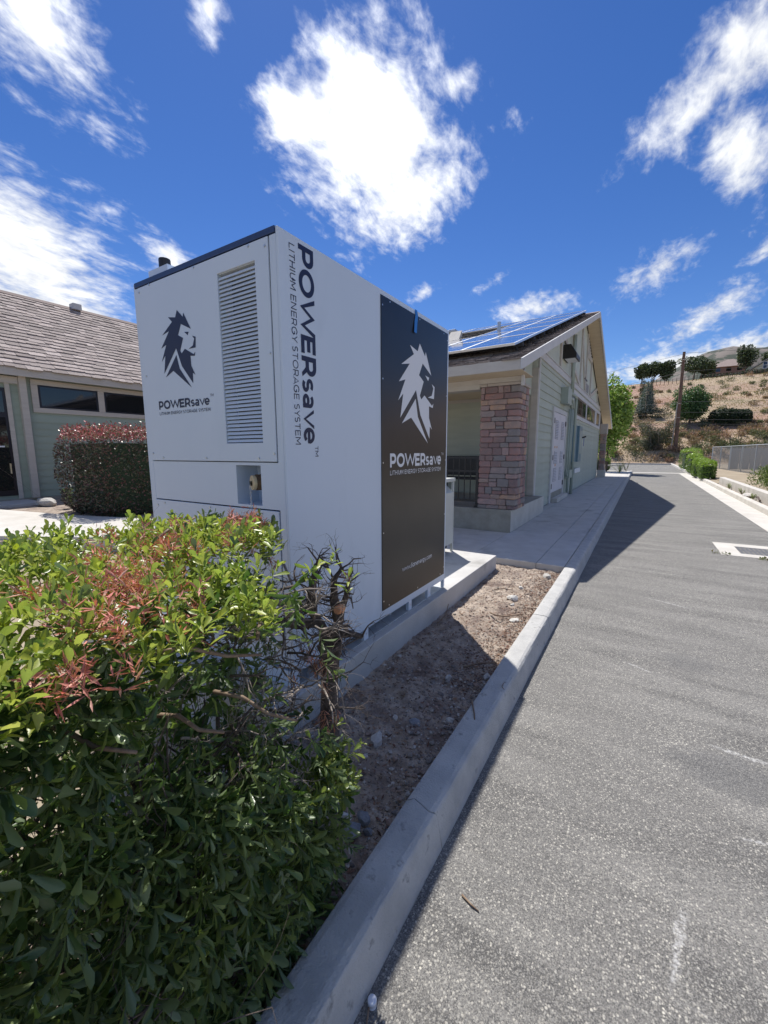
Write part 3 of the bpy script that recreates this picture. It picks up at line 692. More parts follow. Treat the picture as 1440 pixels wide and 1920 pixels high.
def text_mesh(mb, s, t, origin, ux, uy, un, width, height, track=.0):
    """lay out s so that it is `width` long and `height` tall (cap height)"""
    adv = 0; items = []
    for ch in s:
        tc_ = t*.80 if ch.islower() else t; S, a = glyph(ch, tc_); items.append((S, adv, ch, tc_)); adv += a+track
    adv -= .09+track; sx = width/adv; o = Vector(origin); ux, uy, un = Vector(ux), Vector(uy), Vector(un); q = 0
    for S, x0, ch, tq in items:
        for pts, cl in S:
            q += 1; pr = stroke_faces(pts, cl, tq); lo, hi = CLAMP.get(ch, (-9, 9)); e = .0012+.00012*(q % 9)
            vs = [o + ux*((x0+p.x)*sx) + uy*(max(lo, min(hi, p.y))*height) + un*e for ab in pr for p in ab]
            n = len(pr); fs = [(2*i, 2*i+1, (2*i+3) % (2*n), (2*i+2) % (2*n)) for i in range(n if cl else n-1)]
            mb.add(vs, fs)
LOGO = [[(0.027, 1.0), (0.148, 0.896), (0.164, 0.943), (0.303, 0.724), (0.095, 0.816), (0.016, 0.689), (0.122, 0.638), (0.039, 0.489), (0.069, 0.452), (0.144, 0.501), (0.327, 0.411), (0.363, 0.437), (0.349, 0.388), (0.255, 0.399), (0.258, 0.276), (0.334, 0.154), (0.28, 0.186), (0.273, 0.054), (0.053, 0.293), (-0.048, 0.533), (-0.367, 0.238), (-0.312, 0.468), (-0.408, 0.396), (-0.27, 0.606), (-0.395, 0.572), (-0.184, 0.768), (-0.35, 0.737), (-0.099, 0.873), (-0.179, 0.944), (-0.018, 0.916)],
        [(-0.054, 0.447), (-0.004, 0.27), (0.24, 0.0), (-0.149, 0.253), (-0.337, 0.186)], [(0.158, 0.707), (0.251, 0.696), (0.227, 0.658)], [(0.32, 0.638), (0.39, 0.616), (0.376, 0.487), (0.226, 0.488), (0.32, 0.518), (0.358, 0.597)]]
def logo_mesh(mb, origin, ux, uy, un, size):
    o = Vector(origin); ux, uy, un = Vector(ux), Vector(uy), Vector(un)
    for pl in LOGO: mb.add([o+ux*x*size+uy*y*size+un*.0014 for x, y in pl], [tuple(range(len(pl)))])

# ================================================================== BATTERY CABINET
CX0, CX1, CY0, CY1, CZ0, CZ1 = -2.945, -1.6, 1.57, 3.68, .245, 2.70
def cabinet():
    c = thing('battery_cabinet', 'tall white battery storage cabinet with lion logos on a concrete pad', 'cabinet', ((CX0+CX1)/2, (CY0+CY1)/2, CZ0))
    wm = 'cabinet_white'
    MB().box(CX0+.017, CX1-.017, 1.76, CY1-.01, .347, 2.69).build('body', wm, c)
    MB().box(CX1-.015, CX1, CY0, CY1, .345, CZ1).build('side_panel', wm, c, bevel=.004)
    MB().box(CX0, CX0+.015, CY0, CY1, .345, CZ1).build('side_panel', wm, c, bevel=.004)
    MB().box(CX0+.0152, CX0+.057, CY0, 1.758, .36, 2.668).build('front_post', wm, c, bevel=.002)
    MB().box(-1.66, CX1-.0152, CY0, 1.758, .36, 2.668).build('front_post', wm, c, bevel=.002)
    # upper panel with the louvre opening
    def holed(x0, x1, z0, z1, a0, a1, b0, b1, y0, y1):
        mb = MB(); xs = [x0, a0, a1, x1]; zs = [z0, b0, b1, z1]
        for y in (y0, y1):
            for z in zs:
                for x in xs: mb.v.append((x, y, z))
        for k in (0, 16):
            for j in range(3):
                for i in range(3):
                    if i == 1 and j == 1: continue
                    q = [k+j*4+i, k+j*4+i+1, k+(j+1)*4+i+1, k+(j+1)*4+i]; mb.f.append(tuple(q if k == 0 else q[::-1]))
        def wall(a, b): mb.f.append((a, b, b+16, a+16))
        for i in range(3): wall(i+1, i); wall(12+i, 13+i); wall(i*4, (i+1)*4); wall((i+1)*4+3, i*4+3)
        wall(5, 6); wall(6, 10); wall(10, 9); wall(9, 5)
        return mb
    up = holed(-2.882, -1.666, 1.549, 2.665, -2.072, -1.765, 1.652, 2.577, 1.565, 1.575).build('front_panel', wm, c, bevel=.0015)
    MB().box(-2.09, -1.75, 1.66, 1.70, 1.63, 2.60).build('louvre_backing', 'louvre_shade', up)
    lf = MB()
    lf.box(-2.0735, -2.0705, 1.576, 1.66, 1.64, 2.59); lf.box(-1.7665, -1.7635, 1.576, 1.66, 1.64, 2.59); lf.box(-2.07, -1.767, 1.576, 1.66, 2.574, 2.578); lf.box(-2.07, -1.767, 1.576, 1.66, 1.648, 1.653); lf.build('louvre_frame', wm, up)
    sm = MB(); sm.prism([(-.1515, .001, .0), (-.1515, .004, -.001), (-.1515, .013, .0138), (-.1515, .0095, .0152)], (.303, 0, 0)); sm = shared(sm, 'slat', wm)
    for i in range(42): inst('slat', sm, up, (-1.9185, 1.568, 1.658+.0216*i))
    mid = holed(-2.8875, -1.6605, 1.284, 1.543, -2.011, -1.801, 1.300, 1.527, 1.572, 1.58).build('middle_panel', wm, c)
    rc = MB(); x0, x1, z0, z1, y0, y1 = -2.011, -1.801, 1.300, 1.527, 1.5805, 1.73
    rc.box(x0-.004, x0, y0, y1, z0, z1); rc.box(x1, x1+.004, y0, y1, z0, z1); rc.box(x0-.004, x1+.004, y0, y1, z0-.004, z0); rc.box(x0-.004, x1+.004, y0, y1, z1, z1+.004); rc.box(x0-.004, x1+.004, y1, y1+.004, z0-.004, z1+.004)
    rc.build('recess', wm, c)
    ft = MB().tube([(-1.884, 1.604, 1.428), (-1.835, 1.72, 1.428)], .046, 24).build('pipe_coupling', 'rust', c, smooth=False)
    mb = MB(); mb.tube([(-1.893, 1.582, 1.427), (-1.885, 1.601, 1.427)], .043, 28); mb.build('pipe_cap', 'brass', ft, bevel=.003)
    MB().box(-1.899, -1.888, 1.570, 1.583, 1.41, 1.436).build('lug', 'black_plastic', ft)
    ch = MB()
    for i in range(13):
        z = 1.405-i*.0185; a = i % 2; w = .005
        ring = [(-1.89+(w*math.cos(q) if a else 0), 1.568+(0 if a else w*math.cos(q)), z+.011*math.sin(q)) for q in [k*PI/4 for k in range(9)]]
        ch.tube(ring, .0016, 4, cap=False)
    ch.build('chain', 'screw_metal', ft)
    MB().box(-2.882, -1.666, 1.565, 1.575, .42, 1.277).build('lower_panel', wm, c, bevel=.0015)
    MB().box(-2.30, -2.02, 1.561, 1.565, 1.05, 1.062).build('panel_handle', 'galvanised', c)
    MB().box(-2.8875, -1.6605, 1.571, 1.58, .36, .414).build('sill_panel', wm, c)
    MB().box(CX0+.017, CX1-.0165, 1.5655, 1.60, 2.672, 2.703).build('roof_edge', 'navy_paint', c, bevel=.002)
    MB().box(CX0+.017, CX1-.0165, 1.602, CY1, 2.6915, 2.699).build('roof', wm, c)
    # roof fitting
    MB().box(-2.86, -2.64, 1.63, 1.80, 2.6995, 2.785).build('roof_flange', wm, c, bevel=.004)
    MB().tube([(-2.73, 1.67, 2.785), (-2.73, 1.67, 2.845)], .036, 20).build('roof_pipe', 'black_plastic', c, bevel=.006)
    # skid with fork pockets
    op = [(1.612, 1.915), (1.966, 2.267), (2.324, 2.933), (2.987, 3.30), (3.36, 3.65)]
    sk = MB(); e = [1.572] + [v for ab in op for v in ab] + [3.678]
    for a, b in zip(e[::2], e[1::2]): MB().box(-1.63, -1.602, a, b, .253, .3345).build('skid_post', wm, c, bevel=.0015)
    MB().box(-1.635, -1.601, 1.572, 3.678, .335, .3448).build('skid_rail', wm, c)
    MB().box(-2.93, -1.605, 1.60, 3.67, .2445, .2525).build('skid_plate', 'galvanised', c)
    MB().box(-2.93, -1.85, 1.60, 3.67, .2528, .3455).build('skid_core', wm, c)
    MB().box(-2.93, -1.632, 1.572, 1.597, .2445, .3445).build('skid_end', wm, c)
    bm_ = MB().tube([(0, 0, 0), (0, 0, .012)], .014, 6); bm_.tube([(0, 0, .012), (0, 0, .03)], .006, 8); bl = shared(bm_, 'bolt', 'screw_metal')
    for y in (3.52, 3.12, 2.78, 2.08): inst('bolt', bl, c, (-1.70, y, .2526))
    # dark door panel and its print
    dk = MB().box(CX1+.0002, CX1+.0062, 2.505, 3.643, .397, 2.663).build('dark_panel', 'cabinet_dark', c, bevel=.0015, label='dark panel with white lion logo and web address')
    DX = CX1+.0062
    mb = MB(); logo_mesh(mb, (DX, 3.06, 1.668), (0, 1, 0), (0, 0, 1), (1, 0, 0), .794); mb.build('lion_logo', 'white_vinyl', dk)
    mb = MB(); text_mesh(mb, 'POWERsave', .225, (DX, 2.617, 1.483), (0, 1, 0), (0, 0, 1), (1, 0, 0), .91, .104); mb.build('brand_lettering', 'white_vinyl', dk)
    mb = MB(); text_mesh(mb, 'TM', .11, (DX, 3.532, 1.566), (0, 1, 0), (0, 0, 1), (1, 0, 0), .05, .024); mb.build('trademark', 'white_vinyl', dk)
    mb = MB(); text_mesh(mb, 'LITHIUM ENERGY STORAGE SYSTEM', .145, (DX, 2.617, 1.425), (0, 1, 0), (0, 0, 1), (1, 0, 0), .91, .0345, .08); mb.build('small_lettering', 'white_vinyl', dk, kind='stuff')
    mb = MB(); text_mesh(mb, 'www.lionenergy.com', .19, (DX, 2.807, .630), (0, 1, 0), (0, 0, 1), (1, 0, 0), .553, .040, .04); mb.build('web_address', 'white_vinyl', dk)
    # print on the white side, reading downwards
    mb = MB(); text_mesh(mb, 'POWERsave', .225, (CX1, 1.712, 2.675), (0, 0, -1), (0, 1, 0), (1, 0, 0), 1.03, .115); mb.build('brand_lettering', 'navy_vinyl', c)
    mb = MB(); text_mesh(mb, 'LITHIUM ENERGY STORAGE SYSTEM', .12, (CX1, 1.645, 2.652), (0, 0, -1), (0, 1, 0), (1, 0, 0), 1.014, .040, .08); mb.build('small_lettering', 'navy_vinyl', c, kind='stuff')
    mb = MB(); text_mesh(mb, 'TM', .12, (CX1, 1.800, 1.634), (0, 0, -1), (0, 1, 0), (1, 0, 0), .062, .027); mb.build('trademark', 'navy_vinyl', c)
    # front print
    FY = 1.565; f = ((1, 0, 0), (0, 0, 1), (0, -1, 0))
    mb = MB(); logo_mesh(mb, (-2.482, FY, 1.993), *f, .466); mb.build('lion_logo', 'navy_vinyl', up)
    mb = MB(); text_mesh(mb, 'POWERsave', .225, (-2.746, FY, 1.882), *f, .54, .054); mb.build('brand_lettering', 'navy_vinyl', up)
    mb = MB(); text_mesh(mb, 'LITHIUM ENERGY STORAGE SYSTEM', .145, (-2.744, FY, 1.846), *f, .541, .019, .08); mb.build('small_lettering', 'navy_vinyl', up, kind='stuff')
    mb = MB(); text_mesh(mb, 'TM', .12, (-2.198, FY, 1.928), *f, .034, .015); mb.build('trademark', 'navy_vinyl', up)
    # screws
    s1 = MB().tube([(0, 0, 0), (0, -.003, 0)], .0075, 10); s1.tube([(0, -.003, 0), (0, -.0055, 0)], .005, 6); s1 = shared(s1, 'screw', 'screw_metal')
    for x, z in ((-1.686, 2.624), (-1.808, 2.653), (-2.276, 2.656), (-2.746, 2.659), (-2.870, 2.635), (-1.68, 2.11), (-2.868, 2.11), (-2.863, 1.596), (-2.742, 1.568), (-2.273, 1.567), (-1.802, 1.567), (-1.68, 1.593),
                 (-2.86, 1.24), (-2.77, 1.258), (-1.70, 1.22), (-1.80, 1.255), (-2.27, 1.26)): inst('screw', s1, c, (x, 1.565, z))
    s2 = MB().tube([(0, 0, 0), (.002, 0, 0)], .006, 8); s2 = shared(s2, 'screw', 'screw_metal')
    for y, z in [(y, 2.645) for y in (2.62, 3.08, 3.55)] + [(y, .418) for y in (2.60, 3.08, 3.55)] + [(2.522, z) for z in (2.60, 2.11, 1.52, 1.0, .47)] + [(3.628, z) for z in (2.60, 2.11, 1.52, 1.0, .47)]: inst('screw', s2, dk, (DX, y, z))
    for a, b in zip(e[::2], e[1::2]): inst('screw', s2, c, (-1.602, (a+b)/2, .30))
    # tape
    pts = [(3.005, 2.703), (3.045, 2.703), (3.047, 2.66), (3.030, 2.60), (3.010, 2.522), (2.967, 2.522), (2.985, 2.61), (3.003, 2.66)]
    mb = MB(); xs = [.0004, .0004, .0075, .010, .016, .016, .010, .0075]
    mb.add([(CX1+x+.0005, y, z) for x, (y, z) in zip(xs, pts)], [(0, 1, 2, 7), (7, 2, 3, 6), (6, 3, 4, 5)])
    o = mb.build('tape_strip', 'blue_tape', c, label='loose strip of blue masking tape hanging from the cabinet top'); sd = o.modifiers.new('solid', 'SOLIDIFY'); sd.thickness = .0008
cabinet()

def utility_box():
    c = thing('equipment_box', 'low grey metal equipment box with overhanging lid behind the cabinet', 'equipment box', (-2.5, 4.7, .243))
    x0, x1, y0, y1 = -2.92, -2.125, 4.25, 5.15
    mb = MB()
    mb.prism([(x0, y0, .36), (x1, y0, .36), (x1, y0, 1.06), (x1-.10, y0, 1.15), (x0, y0, 1.15)], (0, y1-y0-.03, 0)); mb.build('body', 'box_grey', c, bevel=.004)
    MB().box(x0-.02, x1+.012, y0-.02, y1+.012, 1.205, 1.25).build('lid', 'box_grey', c, bevel=.004)
    for y in (y0-.029, y1-.028):
        MB().box(x1-.03, x1, y, y+.028, .243, 1.2048).build('corner_post', 'box_grey', c); MB().box(x0, x0+.03, y, y+.028, .243, .3598).build('foot', 'box_grey', c)
    MB().box(x1-.25, x1-.05, 4.9, 5.05, .30, .36).build('cable_gland', 'dark_cavity', c)
utility_box()

# ================================================================== MAIN BUILDING
def shingle_field(mb, origin, ux, uy, nrm, wid, hgt, expo, tabw, colset, seed, wav=.012):
    """overlapping tabs: ux along the eave, uy up the slope"""
    r = random.Random(seed); o, ux, uy, nrm = map(Vector, (origin, ux, uy, nrm)); rows = int(hgt/expo); t = .016+wav*.5
    for j in range(rows):
        x = -r.uniform(0, tabw)
        while x < wid:
            w = tabw*r.uniform(.55, 1.25); a, b = max(0, x), min(wid, x+w-.006); x += w
            if b-a < .02: continue
            dz = r.choice((0, 0, wav, wav*1.8)); y0 = j*expo-dz; y1 = (j+1)*expo+.02; k = r.uniform(.75, 1.22); c = tuple(q*k for q in r.choice(colset)); ch = min(.035, (b-a)*.25)
            tt = t*r.uniform(.8, 1.3)
            P = lambda u, v, h: o+ux*u+uy*v+nrm*h
            top = [P(a, y0+ch*.5, tt), P(a+ch, y0, tt), P(b-ch, y0, tt), P(b, y0+ch*.5, tt), P(b, y1, .003), P(a, y1, .003)]
            bot = [P(a, y0+ch*.5, 0), P(a+ch, y0, 0), P(b-ch, y0, 0), P(b, y0+ch*.5, 0)]
            mb.add(top+bot, [(0, 1, 2, 3, 4, 5), (0, 6, 7, 1), (1, 7, 8, 2), (2, 8, 9, 3), (3, 9, 4), (0, 5, 6)], c)

WX = -2.15
def siding(parent, p0, dirv, nrm, length, z0, z1, expo, m, name='siding_board'):
    """clapboards; each board a wedge on shared mesh data"""
    dirv, nrm = Vector(dirv), Vector(nrm)
    b = MB(); b.add([(0, 0, .008), (0, .024, .004), (0, .004, expo+.012), (0, 0, expo+.012), (length, 0, .008), (length, .024, .004), (length, .004, expo+.012), (length, 0, expo+.012)],
                    [(0, 3, 2, 1), (4, 5, 6, 7), (1, 2, 6, 5), (0, 1, 5, 4), (2, 3, 7, 6), (0, 4, 7, 3)])
    if dirv.cross(Vector((0, 0, 1))).dot(nrm) > 0: b.f = [tuple(reversed(f)) for f in b.f]
    me = shared(b, name, m); n = int(round((z1-z0)/expo))
    for i in range(n):
        M = Matrix(((dirv.x, nrm.x, 0, 0), (dirv.y, nrm.y, 0, 0), (0, 0, 1, 0), (0, 0, 0, 1))); M.translation = Vector(p0)+Vector((0, 0, z0+i*expo))
        inst(name, me, parent, None, matrix=M)

SLOPE = .331; EY, EZ, RY, RZ, RX = 6.67, 3.0, 17.24, 6.5, -1.70
def building():
    B = thing('main_building', 'pale green clapboard building with gable end, stone porch column and shingled roof', 'building', (-6, 17, 0))
    # walls
    wl = MB(); wl.box(-7.0, WX-.02, 10.02, 25.4, 0, 3.70)
    wl.prism([(WX-.022, 9.3, 3.702), (WX-.022, 25.15, 3.702), (WX-.022, RY, 6.33)], (-.2, 0, 0))
    wl.build('wall', 'stucco_green', B)
    gw = MB(); gw.prism([(WX-.002, 9.25, 3.712), (WX-.002, 25.2, 3.712), (WX-.002, RY, 6.36)], (-.018, 0, 0))
    gable = gw.build('gable_panel', 'stucco_green', B)
    siding(B, (WX-.012, 10.06, 0), (0, 1, 0), (1, 0, 0), 15.3, .17, 3.72, .19, 'siding_green')
    siding(B, (-6.4, 10.015, 0), (1, 0, 0), (0, -1, 0), 4.17, .57, 2.80, .19, 'siding_green')
    MB().box(WX-.14, WX+.012, 9.985, 10.06, .56, 3.47).build('corner_board', 'trim_beige', B, bevel=.004)
    MB().box(WX-.005, WX+.022, 10.055, 10.15, .17, 3.70).build('corner_board', 'trim_pale', B, bevel=.004)
    MB().box(WX-.03, WX+.03, 25.36, 25.47, .17, 3.60).build('corner_board', 'trim_beige', B, bevel=.004)
    # porch back wall: frieze, window
    MB().box(-6.4, -2.30, 9.97, 10.0, 2.80, 2.915).build('trim_board', 'trim_beige', B)
    MB().box(-6.4, -2.30, 9.965, 10.0, 3.19, 3.5).build('trim_board', 'trim_beige', B)
    w = MB().box(-4.235, -3.05, 9.972, 10.0, 2.917, 3.188).build('window_frame', 'window_frame', B); MB().box(-4.19, -3.10, 9.969, 9.9718, 2.945, 3.165).build('pane', 'glass_dark', w)
    # frieze over the clapboards
    MB().box(WX-.005, WX+.035, 9.9, 25.15, 3.70, 3.86).build('frieze_board', 'trim_pale', B, bevel=.004)
    MB().box(WX-.005, WX+.055, 9.9, 24.75, 3.862, 3.885).build('drip_cap', 'trim_pale', B)
    # timber battens on the gable
    def roofz(y): return EZ+SLOPE*(min(y, 2*RY-y)-EY)-.16
    def batten(a, b, w=.15): MB().bar((WX+.02, *a), (WX+.02, *b), w, .05, up=(1, 0, 0)).build('batten', 'trim_beige', gable)
    for y in (12.6, 14.75, 16.7, 19.9, 23.2): batten((y, 3.89), (y, min(roofz(y), 6.2)))
    batten((12.75, 4.85), (16.6, 3.92)); batten((24.3, 4.9), (20.1, 3.94)); batten((18.2, 5.3), (19.82, 5.3)); batten((16.8, 5.55), (18.1, 4.0)); batten((18.25, 3.9), (18.25, 6.05))
    v = MB(); v.prism([(WX+.006, 18.32, 5.38), (WX+.006, 19.80, 5.38), (WX+.006, 18.32, 5.98)], (.012, 0, 0)); v = v.build('gable_vent', 'grille', gable)
    for i in range(7): MB().bar((WX+.026, 18.34, 5.42+.075*i), (WX+.026, 19.72-.185*i, 5.42+.075*i), .03, .02, up=(1, 0, 0)).build('vent_slat', 'trim_pale', v)
    # little metal cross and grille on the gable
    MB().bar((WX+.02, 18.1, 4.0), (WX+.02, 18.1, 4.45), .05, .02, up=(1, 0, 0)).build('wall_bracket', 'rail_dark', gable)
    MB().bar((WX+.045, 17.72, 4.33), (WX+.045, 18.5, 4.33), .05, .02, up=(1, 0, 0)).build('wall_bracket', 'rail_dark', gable)
    for i in range(4): MB().bar((WX+.02, 18.62+.22*i, 3.95), (WX+.02, 18.62+.22*i, 4.26), .08, .02, up=(1, 0, 0)).build('wall_vent', 'grille', gable)
    # roof
    n1 = Vector((0, -SLOPE, 1)).normalized(); u1 = Vector((0, 1, SLOPE)).normalized(); Ls = math.hypot(RY-EY, RZ-EZ)
    rf = MB(); L0 = -8.2
    rf.prism([(L0, EY+.02, EZ-.12), (L0, RY, RZ-.12), (L0, RY, RZ), (L0, EY+.02, EZ)], (RX-.012-L0, 0, 0)); rf = rf.build('roof', 'roof_deck', B)
    r2 = MB(); r2.prism([(L0, RY+.001, RZ-.12), (L0, 2*RY-EY, EZ-.12), (L0, 2*RY-EY, EZ), (L0, RY+.001, RZ)], (RX-.012-L0, 0, 0)); r2.build('rear_roof', 'roof_deck', rf)
    sh = MB(); shingle_field(sh, (-8.2, EY-.03, EZ+.001), (1, 0, 0), u1, n1, 8.2+RX, Ls, .14, .27, [(.20, .165, .15), (.26, .22, .205), (.15, .125, .115), (.31, .27, .25)], 4)
    sh.build('shingles', 'shingle', rf, kind='stuff')
    mb = MB(); mb.prism([(-8.2, RY-.13, RZ-.02), (-8.2, RY, RZ+.045), (-8.2, RY+.13, RZ-.02)], (8.2+RX, 0, 0)); mb.build('ridge_cap', 'roof_brown', rf)
    # eave fascia, rake boards, soffit, beam
    MB().box(-7.2, RX, EY-.028, EY+.014, 2.845, 3.005).build('eave_fascia', 'trim_beige', rf, bevel=.004)
    for s in (1, -1):
        y0 = EY-.03 if s == 1 else 2*RY-EY+.03
        mb = MB(); mb.prism([(RX+.002, y0, EZ-.155), (RX+.002, RY, RZ-.165), (RX+.002, RY, RZ+.012), (RX+.002, y0, EZ+.012)], (.035, 0, 0)); mb.build('rake_board', 'trim_pale', rf, bevel=.004)
        mb = MB(); e = EY+.016 if s == 1 else 2*RY-EY-.01
        mb.prism([(WX+.036, e, EZ-.135), (WX+.036, RY, RZ-.128), (WX+.036, RY, RZ-.122), (WX+.036, e, EZ-.128)], (RX-WX-.037, 0, 0)); mb.build('rake_soffit', 'soffit_tan', rf)
    MB().box(-7, WX-.13, 7.64, 9.9, 2.868, 2.878).build('porch_ceiling', 'soffit_tan', B)
    MB().box(-7, RX-.02, EY+.02, 7.635, 2.868, 2.878).build('porch_ceiling', 'soffit_tan', B)
    MB().box(-7, -1.84, 7.32, 7.62, 2.785, 2.866).build('porch_beam', 'trim_beige', B)
    MB().box(-7, -2.575, 7.325, 7.60, 2.70, 2.784).build('porch_beam', 'trim_beige', B)
    MB().box(-1.838, -1.79, 7.28, 7.33, 2.70, 2.98).build('beam_end', 'trim_pale', B)
    mb = MB(); mb.prism([(WX-.16, 7.63, 2.866), (WX-.16, 9.98, 2.866), (WX-.16, 9.98, 3.9), (WX-.16, 7.63, 3.15)], (.03, 0, 0)); mb.build('porch_gable', 'siding_green', B)
    # porch floor and plinth
    MB().box(-7, -1.925, 7.30, 10.0, 0, .553).build('plinth', 'plinth_concrete', B, bevel=.008)
    mb = MB(); mb.box(-1.9248, -1.921, 7.303, 10.15, .155, .548); mb.build('plinth_face', 'pale_concrete', B)
    MB().box(-2.17, -1.97, 9.998, 10.15, .15, .551).build('plinth_end', 'pale_concrete', B)
    # stone column
    def column(nm, x0, x1, y0, y1, z0, z1, seed, hmin, hmax):
        C_ = MB().box(x0+.03, x1-.03, y0+.03, y1-.03, z0, z1).build(nm, 'mortar', B); r = random.Random(seed); z = z0
        def stone(c, half):
            bm = bmesh.new(); bmesh.ops.create_cube(bm, size=2)
            bmesh.ops.bevel(bm, geom=bm.edges[:], offset=.2, segments=1, affect='EDGES'); bmesh.ops.subdivide_edges(bm, edges=[e for e in bm.edges if e.calc_length() > 1.2], cuts=1, use_grid_fill=True)
            for v in bm.verts:
                k = 1+r.uniform(-.07, .05); v.co = Vector((v.co.x*half[0]*k, v.co.y*half[1]*k, v.co.z*half[2]*(1+r.uniform(-.05, .05))))
            me = bpy.data.meshes.new('stone'); bm.to_mesh(me); bm.free(); me.materials.append(MATS['stone']); inst('stone', me, C_, c)
        g = .006
        while z < z1-.03:
            h = min(r.uniform(hmin, hmax), z1-z)
            if z1-(z+h) < .05: h = z1-z
            zz = z+h/2; hz = h/2-g/2
            cw = r.uniform(.14, .30); cl = r.uniform(.10, .24)                      # the corner stone wraps round
            stone((x1-cw/2, y0+cl/2, zz), (cw/2-g/2, cl/2-g/2, hz))
            x = x1-cw
            while x > x0+.02:
                w = min(r.uniform(.10, .34), x-x0)
                if x-w-x0 < .07: w = x-x0
                if h > .13 and r.random() < .4:
                    q = r.uniform(.35, .65)*h
                    stone((x-w/2, y0+.05, z+q/2), (w/2-g/2, .05*r.uniform(.9, 1.08), q/2-g/2)); stone((x-w/2, y0+.05, z+(q+h)/2), (w/2-g/2, .05*r.uniform(.9, 1.08), (h-q)/2-g/2))
                else: stone((x-w/2, y0+.05, zz), (w/2-g/2, .05*r.uniform(.88, 1.12), hz))
                x -= w
            y = y0+cl
            while y < y1-.02:
                w = min(r.uniform(.10, .3), y1-y)
                if y1-y-w < .07: w = y1-y
                stone((x1-.05, y+w/2, zz), (.05*r.uniform(.88, 1.12), w/2-g/2, hz)); y += w
            z += h
        return C_
    column('stone_column', -2.565, -1.865, 7.36, 8.02, .553, 2.735, 31, .07, .155)
    for x0, x1, y0, y1 in ((-2.59, -2.44, 7.33, 8.05), (-2.435, -1.845, 7.325, 7.60), (-2.43, -1.84, 7.605, 8.05)): MB().box(x0, x1, y0, y1, 2.735, 2.784).build('column_cap', 'cap_stone', B, bevel=.012)
    MB().box(-2.12, -1.74, 25.55, 26.2, 0, .55).build('plinth', 'pale_concrete', B, bevel=.01)
    column('stone_column', -2.08, -1.79, 25.6, 26.15, .55, 2.5, 77, .14, .22)
    MB().box(-2.11, -1.76, 25.55, 26.2, 2.5, 3.05).build('column_cap', 'cap_stone', B, bevel=.01)
    # railing
    R_ = tag(reg(bpy.data.objects.new('railing', None), B, None))
    MB().box(-2.628, -2.574, 7.40, 7.454, .5535, 1.515).build('post', 'black_paint', R_, bevel=.003); MB().box(-2.66, -2.545, 7.37, 7.484, .5532, .562).build('post_foot', 'black_paint', R_)
    for z, h in ((1.462, .04), (1.215, .035), (.655, .035)): MB().box(-6, -2.628, 7.41, 7.444, z, z+h).build('rail', 'black_paint', R_)
    bal = shared(MB().box(-.008, .008, -.008, .008, .691, 1.461), 'baluster', 'black_paint')
    for i in range(26): inst('baluster', bal, R_, (-2.74-.117*i, 7.427, 0))
    # metal door pair
    D_ = tag(reg(bpy.data.objects.new('double_door', None), B, None), label='white double door with six louvred grilles')
    fr = MB(); fr.box(WX, WX+.05, 11.87, 12.02, .16, 2.78); fr.box(WX, WX+.05, 13.95, 14.10, .16, 2.78); fr.box(WX, WX+.05, 12.022, 13.948, 2.66, 2.78); fr.build('door_frame', 'trim_pale', D_, bevel=.004)
    for a, b in ((12.03, 12.985), (12.995, 13.94)):
        lf = MB().box(WX+.012, WX+.034, a, b, .44, 2.655).build('door_leaf', 'door_white', D_, bevel=.003)
        for z0, z1 in ((1.93, 2.45), (1.24, 1.60), (.74, 1.12)):
            y0, y1 = a+.24, b-.22
            g = MB().box(WX+.0345, WX+.038, y0, y1, z0, z1).build('grille', 'grille', lf)
            for k in range(int((z1-z0)/.045)): MB().bar((WX+.042, y0+.02, z0+.03+.045*k), (WX+.042, y1-.02, z0+.03+.045*k), .022, .01, up=(1, 0, .5)).build('grille_slat', 'door_white', lf)
    for y in (12.04, 13.93):
        for z in (.62, 1.42, 2.42): MB().box(WX+.035, WX+.056, y-.04, y+.04, z-.07, z+.07).build('hinge', 'black_plastic', D_)
    for y, z in ((12.30, 1.68), (12.62, 1.68), (12.48, 1.17)): MB().box(WX+.0345, WX+.037, y, y+.11, z, z+.06).build('sticker', 'orange_label', D_)
    MB().box(WX, WX+.02, 12.022, 13.948, .15, .438).build('door_sill', 'plinth_concrete', D_)
    MB().box(WX+.021, -1.965, 12.3, 14.2, .1505, .27).build('door_step', 'pale_concrete', B, bevel=.01)
    # strip windows
    fr = MB()
    fr.box(WX, WX+.04, 15.28, 25.2, 3.49, 3.62); fr.box(WX, WX+.04, 15.28, 25.2, 2.74, 2.87)
    for a, b in ((15.28, 15.55), (18.92, 19.16), (22.5, 23.2), (24.75, 25.2)): fr.box(WX, WX+.039, a, b, 2.872, 3.488)
    fr.build('window_trim', 'trim_pale', B)
    for a, b, n in ((15.55, 18.92, 3), (19.16, 22.5, 3), (23.2, 24.75, 1)):
        w = MB(); w.box(WX-.01, WX+.02, a+.01, b-.01, 2.875, 3.485); w = w.build('window', 'window_frame', B)
        for k in range(n): MB().box(WX+.0205, WX+.024, a+.08+(b-a)/n*k, a+(b-a)/n*(k+1)-.06, 2.94, 3.43).build('pane', 'glass_dark', w)
    # electrical gear on the wall
    G = tag(reg(bpy.data.objects.new('electrical_gear', None), B, None), label='green painted conduits and wall boxes')
    MB().box(WX+.005, WX+.20, 13.05, 13.75, 2.96, 3.42).build('junction_box', 'conduit', G, bevel=.006)
    MB().box(WX+.004, WX+.13, 15.1, 15.95, 1.22, 2.45).build('meter_panel', 'panel_blue', G, bevel=.006); MB().box(WX+.004, WX+.20, 15.96, 16.75, 1.22, 2.47).build('meter_panel', 'panel_blue', G, bevel=.006)
    MB().box(WX+.201, WX+.205, 16.1, 16.6, 1.5, 2.3).build('panel_door', 'conduit', G)
    def pipe(pts, r): MB().tube(pts, r, 8).build('conduit', 'conduit', G, smooth=True)
    X = WX+.10
